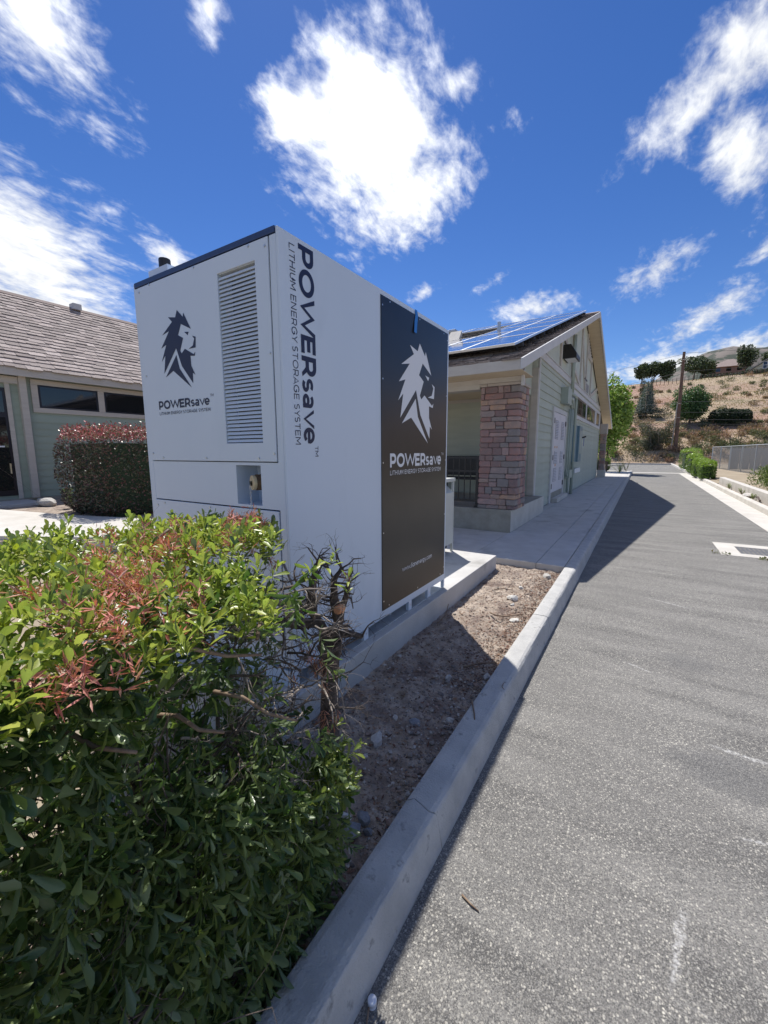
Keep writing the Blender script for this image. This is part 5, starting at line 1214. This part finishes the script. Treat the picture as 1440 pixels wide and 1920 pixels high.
def weed(label, base, h, n, pal, seed, spread=.12, size=.05, name='weed', group='weeds and small plants'):
    rng = random.Random(seed); t = thing(name, label, 'plant', base, group); b = Vector(base); mb = MB(); tp = []; ax = []
    for i in range(n):
        e = b+Vector((rng.gauss(0, spread), rng.gauss(0, spread), h*rng.uniform(.6, 1.0))); mb.tube([b, b.lerp(e, .5)+Vector((0, 0, h*.1)), e], [.006, .005, .003], 4)
        for q in (.35, .55, .75, 1): tp.append(b.lerp(e, q)); ax.append((e-b)+Vector((0, 0, .05)))
    mb.build('stalks', 'twig', t); P, D, Nn, L, Wd, idx = shoots(np.array([tuple(v) for v in tp]), np.array([tuple(v) for v in ax]), [7]*len(tp), size*.6, size*1.2, .4, h*.18); leaves('foliage', P, D, Nn, L, Wd, pick(len(P), pal), 'leaf', t, LEAF_T, kind='stuff')
weed('spiky pale green weed beside the boulder', (-13.0, 4.75, .14), .5, 3, [(.2, .28, .12)], 5, .05, .12)

def right_side():
    w = thing('low_wall', 'low pale concrete retaining wall along the right-hand planting strip', 'wall', (3.1, 14, 0))
    y = -4.0
    while y < 23.8:
        e = min(23.8, y+3.6); MB().box(3.0, 3.2, y+.006, e-.006, -.06, .40).build('wall_section', 'pale_concrete', w, bevel=.01); y = e
    mb = MB(); n = 40
    for j in range(160):
        for i in range(4):
            x = 2.852+.047*i; yy = -5+j*.36; mb.v.append((x, yy, .09+.03*noise.noise(Vector((x*5, yy*3, 0)))))
    for j in range(159):
        for i in range(3): mb.f.append((j*4+i, j*4+i+1, (j+1)*4+i+1, (j+1)*4+i))
    mb.build('planting_strip', 'soil', smooth=True, kind='structure')
    MB().box(3.21, 30, -6, 56, -.05, .16).build('right_verge', 'ground_dirt', kind='structure')
    MB().box(2.852, 3.215, 23.9, 56, -.05, .12).build('bush_strip', 'ground_dirt', kind='structure')
    # storm drain
    d = thing('storm_drain', 'square concrete drain inlet with a dark metal grate set in the asphalt', 'drain', (1.6, 8.55, 0))
    ap = MB(); ap.box(1.14, 1.40, 8.0, 9.05, -.05, .004); ap.box(1.401, 2.05, 8.0, 8.22, -.05, .004); ap.box(1.401, 2.05, 8.80, 9.05, -.05, .004); ap.box(2.051, 2.195, 8.0, 9.05, -.05, .004); ap.build('apron', 'pale_concrete', d)
    MB().box(1.402, 2.049, 8.222, 8.798, -.05, -.012).build('sump', 'dark_cavity', d)
    for k in range(11): MB().box(1.42+.057*k, 1.45+.057*k, 8.225, 8.795, -.011, .003).build('grate_bar', 'grate', d)
    MB().box(1.403, 2.048, 8.50, 8.53, -.0105, .0025).build('grate_bar', 'grate', d)
    # dead leaves by the drain
    for i, (x, y) in enumerate(((1.20, 8.03), (1.08, 8.08), (1.62, 7.92), (1.8, 7.9))):
        P = np.array([[x, y, .004]])+NR.normal(0, .03, (14, 3))*np.array([1, 1, .25])+np.array([0, 0, .01]); leaves('leaf_litter', P, rdir(14), rdir(14), NR.uniform(.03, .06, 14), NR.uniform(.015, .03, 14), pick(14, [(.16, .13, .06), (.10, .12, .05)]), 'leaf', None, LEAF_T, loc=(x, y, 0), label=['little dry leaf heap at the drain apron edge', 'dark leaf scrap on the asphalt left of the drain', 'small leaf clump in front of the drain grate', 'leaf scrap at the near right corner of the drain'][i], cat='leaves', group='leaf scraps by the drain')
    # clipped bushes along the far kerb
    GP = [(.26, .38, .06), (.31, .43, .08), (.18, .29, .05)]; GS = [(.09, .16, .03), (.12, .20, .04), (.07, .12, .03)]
    for i, (x0, x1, y0, y1, h, lb) in enumerate(((2.55, 3.25, 26.6, 28.6, .95, 'nearest clipped green bush on the far kerb, dark in its lower half'), (2.5, 3.2, 29.3, 31.2, 1.02, 'second clipped green bush along the far kerb'), (2.55, 3.3, 33.2, 36.2, 1.25, 'third clipped green bush along the far kerb'), (2.5, 3.9, 38.5, 43, 1.6, 'farthest and tallest light green bush along the far kerb'))):
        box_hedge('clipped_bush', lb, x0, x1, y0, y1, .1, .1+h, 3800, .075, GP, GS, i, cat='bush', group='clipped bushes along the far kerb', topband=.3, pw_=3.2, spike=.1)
    # overgrown weeds behind the low wall
    WP = [(.13, .20, .05), (.17, .24, .06), (.24, .27, .10), (.10, .16, .04)]
    spots = [(4.6, 21.5, .9, 1.0), (5.3, 19.0, 1.0, 1.1), (4.2, 18.5, .7, .8), (5.0, 24.0, 1.0, 1.0), (6.2, 23.0, 1.1, 1.1), (3.9, 15.6, .7, .8), (4.7, 16.4, .9, 1.0), (7.0, 26.0, 1.3, 1.1)]
    nm = ['leafy green weed patch at the wall end', 'tall feathery weeds in the middle behind the wall', 'low weeds right behind the wall', 'green weeds in front of the fence post', 'tall weeds near the teal post', 'nearest weeds spilling over the low wall', 'bushy weeds near the right edge', 'weeds at the foot of the brick building']
    for i, (x, y, s, h) in enumerate(spots):
        t = thing('weed_clump', nm[i], 'plant', (x, y, .16), 'weeds behind the low wall'); rng = random.Random(i); bl = [(x+rng.gauss(0, s*.4), y+rng.gauss(0, s*.5), .16+h*.35*rng.uniform(.6, 1.2), s*.5, s*.5, h*.5) for _ in range(6)]
        crown('foliage', bl, 1800, .13, WP, t, shell=.2, droop=-.6, ratio=.25, kind='stuff')
    for i, (x, y, s) in enumerate(((2.93, 16.5, .16), (2.93, 18.2, .13), (2.94, 14.2, .2), (2.93, 20.6, .14), (2.93, 13.2, .22))):
        weed(['small weed in the strip by the round stone', 'small weed halfway along the strip', 'yellow weed near the right edge of the strip', 'small dark weed at the far end of the strip', 'dry weed at the right frame edge'][i], (x, y, .1), .22, 5, [(.22, .26, .08), (.16, .2, .06)], 60+i, .07, .05)
    rock_obj('rock', 301, (2.93, 17.2, .16), (.13, .16, .12), label='round pale stone in the strip behind the far kerb', cat='rock')
    MB().tube([(2.93, 15.6, .16), (2.93, 15.9, .24), (2.93, 16.1, .22)], .025, 6).build('stick', 'bark', loc=(2.93, 15.6, .12), label='dark bent stick on the strip behind the far kerb', cat='stick')
    # chain link fence
    f = thing('chain_link_fence', 'grey chain link fence behind the weeds on the right', 'fence', (5, 33, .16)); A, B_ = Vector((4.9, 44.0, .16)), Vector((6.1, 27.0, .16)); n = 6
    mb = MB(); mb.add([A, B_, B_+Vector((0, 0, 1.78)), A+Vector((0, 0, 1.68))], [(0, 1, 2, 3)]); mb.build('mesh_fabric', 'chain_link', f)
    for i in range(n+1):
        p = A.lerp(B_, i/n); MB().tube([p, p+Vector((0, 0, 1.74))], .035, 8).build('post', 'galvanised', f)
    MB().tube([A+Vector((0, 0, 1.70)), B_+Vector((0, 0, 1.78))], .022, 6).build('top_rail', 'galvanised', f)
    f2 = thing('board_screen', 'grey board screen standing behind the chain link fence', 'fence', (6, 40, .16))
    for i in range(9): MB().box(5.6+.62*i, 6.19+.62*i, 41, 41.05, .16, 1.75).build('board', 'grey_pole', f2)
    t = thing('teal_cabinet', 'narrow teal painted utility cabinet beside the brick building', 'cabinet', (5.75, 28.2, .16))
    MB().box(5.55, 5.85, 28.0, 28.4, .16, 1.12).build('lower_body', 'teal_paint', t, bevel=.01); MB().box(5.55, 5.85, 28.0, 28.4, 1.14, 1.98).build('upper_body', 'teal_paint', t, bevel=.01); MB().box(5.53, 5.87, 27.98, 28.42, 1.985, 2.03).build('cap', 'white_vinyl', t)
    b = thing('brick_building', 'small pinkish brick building at the right edge', 'building', (8, 30, .16))
    z = .16; r = random.Random(4); bk = {}
    MB().box(6.33, 12, 28.03, 33, .16, 2.40).build('wall', 'mortar', b)
    for j in range(15):
        z = .16+j*.15; x = 6.31-(.2 if j % 2 else 0)
        while x < 10:
            a, c = max(6.31, x+.006), x+.394; x += .4
            MB().box(a, c, 28.0, 28.06, z+.006, z+.144).build('brick', 'brick_red', b)
        MB().box(6.30, 6.36, 28.065, 30.4, z+.006, z+.144).build('brick', 'brick_red', b)
    MB().box(6.2, 12.1, 27.9, 33.1, 2.40, 2.52).build('roof', 'roof_brown', b, bevel=.01)
    mb = MB().box(7.1, 8.0, 27.97, 27.998, .16, 2.1); mb.build('door', 'white_vinyl', b)
right_side()

# ================================================================== HILLSIDE
def P_(px, Y, dz=0.0):
    r = pray(px, 845); x = r.x/r.y*Y; return (x, Y, hill(x, Y)+dz)
def far_things():
    tree('street_tree', 'light green leafy tree just beyond the far end of the green building', (-2.2, 33.5, .1), 6.9, (1.5, 1.6, 3.25), .8, 32, 11000, .2, [(.27, .40, .07), (.34, .47, .09), (.18, .29, .05), (.40, .50, .14)], 8, .09)
    # spruce as tiers of drooping boughs
    b = Vector(P_(1205, 78)); t = thing('blue_spruce', 'blue-grey spruce tree on the slope below the hilltop', 'tree', b); MB().tube([b, b+Vector((0, 0, 5.6))], [.14, .03], 7).build('trunk', 'bark', t)
    bl = []; rng = random.Random(4)
    for k in range(11):
        z = .9+k*.42; R = 1.9*(1-(z/5.9)**1.05)+.12
        for a in range(9): q = a*.698+k*.4; bl.append((b.x+R*.62*math.cos(q), b.y+R*.62*math.sin(q), b.z+z, R*.42, R*.42, .22))
    crown('crown', bl, 6000, .2, [(.11, .16, .165), (.16, .21, .21), (.07, .11, .11), (.20, .25, .26)], t, droop=.5, ratio=.35)
    for i, (px, Y, h, r) in enumerate(((1195, 83, 6.6, .62), (1211, 84, 5.9, .5))):
        b = Vector(P_(px, Y)); t = thing('cypress_tree', ['dark slender cypress behind the blue spruce, taller left one', 'dark slender cypress behind the blue spruce, shorter right one'][i], 'tree', b, 'cypresses on the slope')
        MB().tube([b, b+Vector((0, 0, h*.8))], [.1, .02], 6).build('trunk', 'bark', t); crown('crown', [(b.x, b.y, b.z+h*(.12+.8*k/9), r*(1-.75*k/9), r*(1-.75*k/9), h*.13) for k in range(10)], 2600, .17, [(.02, .035, .02), (.03, .05, .025), (.035, .045, .03)], t, droop=-.8, ratio=.3)
    tree('round_tree', 'dense rounded dark green tree beside the utility pole', P_(1287, 72), 5.1, (2.5, 2.3, 2.5), .6, 46, 14000, .24, [(.07, .15, .05), (.10, .20, .07), (.05, .10, .035), (.14, .22, .10)], 5, .15)
    for i, (px, Y, w, h) in enumerate(((1352, 71, 1.7, 2.3), (1379, 71.5, 1.25, 1.9))):
        b = P_(px, Y); t = thing('dark_bush', ['larger of two dark clipped bushes on the slope', 'smaller right one of two dark clipped bushes on the slope'][i], 'bush', b, 'dark bushes on the slope')
        crown('foliage', [(b[0]+a*w*.5, b[1], b[2]+h*.42, w*.62, 1.2, h*.5) for a in (-.8, 0, .8)], 7000, .2, [(.02, .04, .018), (.03, .055, .02)], t, shell=.7, kind='stuff')
    b = P_(1207, 77, -.1); t = thing('dark_bush', 'dark shrub mass at the foot of the blue spruce', 'bush', b, 'dark bushes on the slope'); crown('foliage', [(b[0]+a*1.1, b[1]+.6, b[2]+.8, 1.0, .9, 1.0) for a in (-1.2, -.2, 1.3, 2.1)], 2600, .16, [(.02, .04, .02), (.035, .055, .03)], t, shell=.6, kind='stuff')
    b = P_(1228, 60.5); t = thing('grey_shrub', 'large grey-green wild shrub on the bank left of the pole', 'bush', b); rng = random.Random(6)
    mb = MB()
    for i in range(6): grow(mb, (b[0]+rng.gauss(0, .4), b[1], b[2]-.2), (rng.gauss(0, .5), rng.gauss(0, .3), 1), 2.2, .05, 2, rng, .5, 3, .1)
    mb.build('branches', 'bark_grey', t); crown('foliage', [(b[0]+rng.gauss(0, .9), b[1]+rng.gauss(0, .5), b[2]+1.5+rng.gauss(0, .7), .85, .8, .75) for _ in range(14)], 8000, .15, [(.10, .115, .075), (.14, .15, .10), (.07, .08, .05), (.17, .165, .12)], t, shell=.25, kind='stuff')
    # hilltop trees
    for i, (px, Y, h, r, sd) in enumerate(((1192, 119, 4.4, 1.5, 1), (1214, 121, 5.2, 2.0, 2), (1237, 120, 4.6, 1.5, 3), (1287, 124, 5.2, 3.0, 4), (1379, 133, 6.4, 1.7, 5), (1427, 140, 6.5, 1.7, 6), (1310, 127, 3.6, 1.6, 7))):
        tree('hilltop_tree', ['leftmost hilltop tree with open crown', 'tallest of the three umbrella-shaped hilltop trees', 'right one of the three umbrella-shaped hilltop trees', 'broad dark tree on the hilltop behind the utility pole', 'round tree beside the cream house', 'sparse tree behind the cream house', 'small tree right of the utility pole top'][i], P_(px, Y), h*1.15, (r*1.35, r*1.2, h*.42), .8, 20, 3600, .42, [(.07, .105, .05), (.11, .145, .07), (.05, .07, .035)], sd, .14, 'trees along the hilltop')
    # pole and wires
    b = Vector((3.15, 60, hill(3.15, 60)-.3)); tp = Vector((3.10, 60, 12.8))
    p = thing('utility_pole', 'brown wooden utility pole at the foot of the hill', 'utility pole', b); MB().tube([b, b.lerp(tp, .5), tp], [.21, .18, .14], 12).build('pole', 'pole_wood', p)
    MB().tube([Vector((2.72, 59.8, hill(2.72, 59.8)-.2)), Vector((2.93, 59.9, 7.0))], .06, 8).build('riser_pipe', 'grey_pole', p)
    for z in (11.9, 7.0, 5.4): MB().tube([(3.0, 59.75, z), (3.3, 59.75, z)], .035, 6).build('insulator', 'grey_pole', p)
    for i, (z, xl, zl, xr, zr) in enumerate(((12.6, -25, 9.0, 40, 12.2), (10.6, -25, 6.8, 40, 11.2), (7.2, -25, 7.4, 40, 6.8), (6.0, -25, 6.3, 40, 5.6), (5.2, -25, 5.5, 40, 4.8), (4.7, -25, 4.9, 40, 4.3))):
        pts = []
        for k in range(17):
            t = k/16; x = xl+(xr-xl)*t; zz = (zl+(z-zl)*((x-xl)/(3.15-xl))) if x < 3.15 else z+(zr-z)*((x-3.15)/(xr-3.15)); sag = .5*math.sin(PI*((x-xl)/(3.15-xl) if x < 3.15 else (x-3.15)/(xr-3.15)))
            pts.append((x, 59.75, zz-sag))
        MB().tube(pts, .016, 5).build('overhead_wire', 'wire', loc=(3.15, 59.75, z), label=['topmost wire running from the utility pole top', 'second wire from the top of the utility pole', 'upper cable of the low bundle on the pole', 'second cable of the low bundle on the pole', 'third cable of the low bundle on the pole', 'lowest cable of the bundle on the pole'][i], cat='wire', group='overhead wires')
    # houses
    x, y, z = P_(1348, 142); z = 21.7; t = thing('brown_house', 'low brown house with a wide hip roof on the hill', 'house', (x, y, z))
    MB().box(x-3.2, x+3.4, y, y+8, z-4, z+1.6).build('wall', 'house_brown', t); mb = MB(); a = [(x-4.4, y-.8, z+1.5), (x+4.6, y-.8, z+1.5), (x+4.6, y+9, z+1.5), (x-4.4, y+9, z+1.5), (x+.2, y+4, z+4.0), (x+1.4, y+4, z+4.0)]
    mb.add(a, [(0, 1, 5, 4), (1, 2, 5), (2, 3, 4, 5), (3, 0, 4), (0, 3, 2, 1)]); mb.build('roof', 'roof_brown', t)
    for k in range(3): MB().box(x-2.6+2.2*k, x-1.6+2.2*k, y-.03, y-.002, z+.4, z+1.3).build('window', 'glass_dark', t)
    x, y, z = P_(1420, 126); x -= .2; z = 18.7; t = thing('cream_house', 'cream house with sloping gable and white-framed windows on the hill', 'house', (x, y, z))
    mb = MB(); mb.prism([(x-2.6, y, z-3), (x+9, y, z-3), (x+9, y, z+3.0), (x+.6, y, z+3.2), (x-2.6, y, z+.9)], (0, 7, 0)); mb.build('wall', 'house_cream', t)
    mb = MB(); mb.prism([(x-3.0, y-.4, z+.75), (x+.6, y-.4, z+3.36), (x+9.2, y-.4, z+3.16), (x+9.2, y-.4, z+3.3), (x+.6, y-.4, z+3.55), (x-3.1, y-.4, z+.92)], (0, 7.8, 0)); mb.build('roof', 'roof_cream', t)
    for k in range(3):
        w = MB().box(x-.7+.85*k, x+.05+.85*k, y-.06, y-.002, z+1.0, z+2.5).build('window', 'white_vinyl', t); MB().box(x-.62+.85*k, x-.03+.85*k, y-.07, y-.0605, z+1.1, z+1.72).build('pane', 'glass_dark', w); MB().box(x-.62+.85*k, x-.03+.85*k, y-.07, y-.0605, z+1.80, z+2.42).build('pane', 'glass_dark', w)
    # hedges and fences on the hill
    for i, (p0, p1, Y0, Y1, h) in enumerate(((1312, 1450, 117, 119, 1.1), (1372, 1405, 123, 124, 1.3), (1405, 1450, 121.5, 122.5, 1.0), (1300, 1330, 121, 121, 1.4))):
        a, b = Vector(P_(p0, Y0)), Vector(P_(p1, Y1)); k = 14; t = thing('hill_hedge', ['long dark hedge running across the hill below the houses', 'dark hedge left of the cream house', 'dark hedge in front of the cream house', 'short dark hedge behind the pole on the hill'][i], 'hedge', a, 'hedges on the hill')
        bl = []
        for j in range(k): q = a.lerp(b, j/(k-1)); bl.append((q.x, q.y, hill(q.x, q.y)+h*.45, (b-a).length/k*.8, .6, h*.55))
        crown('foliage', bl, 3400, .26, [(.028, .045, .028), (.045, .065, .035), (.06, .07, .04)], t, shell=.7, kind='stuff')
    for i, (p0, p1, Y0, Y1, n) in enumerate(((1190, 1300, 108, 112, 16), (1300, 1450, 111, 113, 22))):
        f = thing('wire_fence', ['wire fence with thin posts along the left hill crest', 'wire fence with thin posts below the long dark hedge'][i], 'fence', P_(p0, Y0), 'fences on the hill'); ps = []
        for j in range(n):
            q = P_(p0+(p1-p0)*j/(n-1), Y0+(Y1-Y0)*j/(n-1)); ps.append(Vector(q)); MB().tube([Vector(q)-Vector((0, 0, .1)), Vector(q)+Vector((0, 0, 1.15))], .05, 5).build('post', 'pole_wood', f)
        for z in (.5, 1.0): MB().tube([q+Vector((0, 0, z)) for q in ps], .015, 4).build('strand', 'wire', f)
    # dry grass and brush: nobody could count it
    n = 42000; Y = 57.6+NR.uniform(0, 1, n)**1.3*72; px = NR.uniform(1120, 1470, n); ang = np.array([pray(p, 845).x/pray(p, 845).y for p in np.linspace(1120, 1470, 36)]); x = np.interp(px, np.linspace(1120, 1470, 36), ang)*Y
    z = np.array([hill(a, b) for a, b in zip(x, Y)]); L = NR.uniform(.07, .2, n); D = np.stack([NR.normal(0, .35, n), NR.normal(0, .35, n), np.ones(n)], 1)
    zone = np.array([noise.noise(Vector((a*.16, b*.11, 5))) for a, b in zip(x, Y)]); grn = (zone > .12) | ((Y < 67) & (NR.uniform(size=n) < .35))
    c = np.where(grn[:, None], pick(n, [(.27, .27, .13), (.22, .23, .11), (.33, .31, .16)]), pick(n, [(.43, .35, .18), (.47, .38, .20), (.36, .27, .16), (.36, .26, .17)], dv=.15))
    bank = (Y < 73); c[bank] = pick(bank.sum(), [(.33, .24, .17), (.26, .22, .13), (.38, .29, .19), (.22, .2, .11)]); leaves('hill_grass', np.stack([x, Y, z-.03], 1), D, rdir(n), L, L*.55, c, 'dry_grass', None, CARD_T, kind='stuff', label='dry tan and green grass covering the hillside')  # bank grass is browner, with tree shade put into its colour too
    n = 9000; P = []; C = []
    rng = random.Random(12)
    for i in range(205):
        px = rng.uniform(1150, 1450); Y = 57.8+16*rng.random()**1.4 if i < 150 else rng.uniform(76, 112); b = P_(px, Y); r = rng.uniform(.35, .9); p, d = ell(150, (b[0], b[1], b[2]+r*.35), (r, r, r*.6), .3); P.append(p); C.append(np.tile([rng.choice([(.15, .165, .09), (.20, .20, .12), (.30, .21, .15), (.11, .125, .07), (.36, .23, .17), (.24, .18, .13)])], (150, 1))*(1+NR.uniform(-.25, .25, (150, 1))))
    P = np.concatenate(P); C = np.concatenate(C); n = len(P); leaves('hill_scrub', P, rdir(n)+np.array([0, 0, .8]), rdir(n), NR.uniform(.15, .35, n), NR.uniform(.06, .12, n), C, 'dry_grass', None, CARD_T, kind='stuff', label='low dry scrub on the bank at the foot of the hill')
    # small things at the far end of the walkway
    box_hedge('low_bush', 'low green bush past the end of the building', -3.6, -2.2, 36.5, 38, .1, 1.0, 2500, .1, [(.16, .26, .05), (.2, .3, .07)], [(.08, .13, .03)], 9, cat='bush')
    weed('small yellow-green shrub on the pale paving past the building', (-1.25, 31.0, .13), .7, 9, [(.24, .3, .07), (.2, .26, .06)], 91, .2, .09, name='small_shrub')
    weed('sparse twiggy plant at the far end of the kerb', (-.95, 33.6, .13), .8, 8, [(.2, .24, .09), (.3, .2, .1)], 92, .22, .07, name='small_shrub')
    b = thing('low_bench', 'low pale bench at the far end of the walkway', 'bench', (-1.9, 34.2, .13))
    MB().box(-2.6, -1.2, 34.0, 34.4, .50, .58).build('seat', 'pale_concrete', b, bevel=.01)
    for x in (-2.45, -1.4): MB().box(x, x+.12, 34.05, 34.35, .1305, .4995).build('leg', 'pale_concrete', b)
far_things()
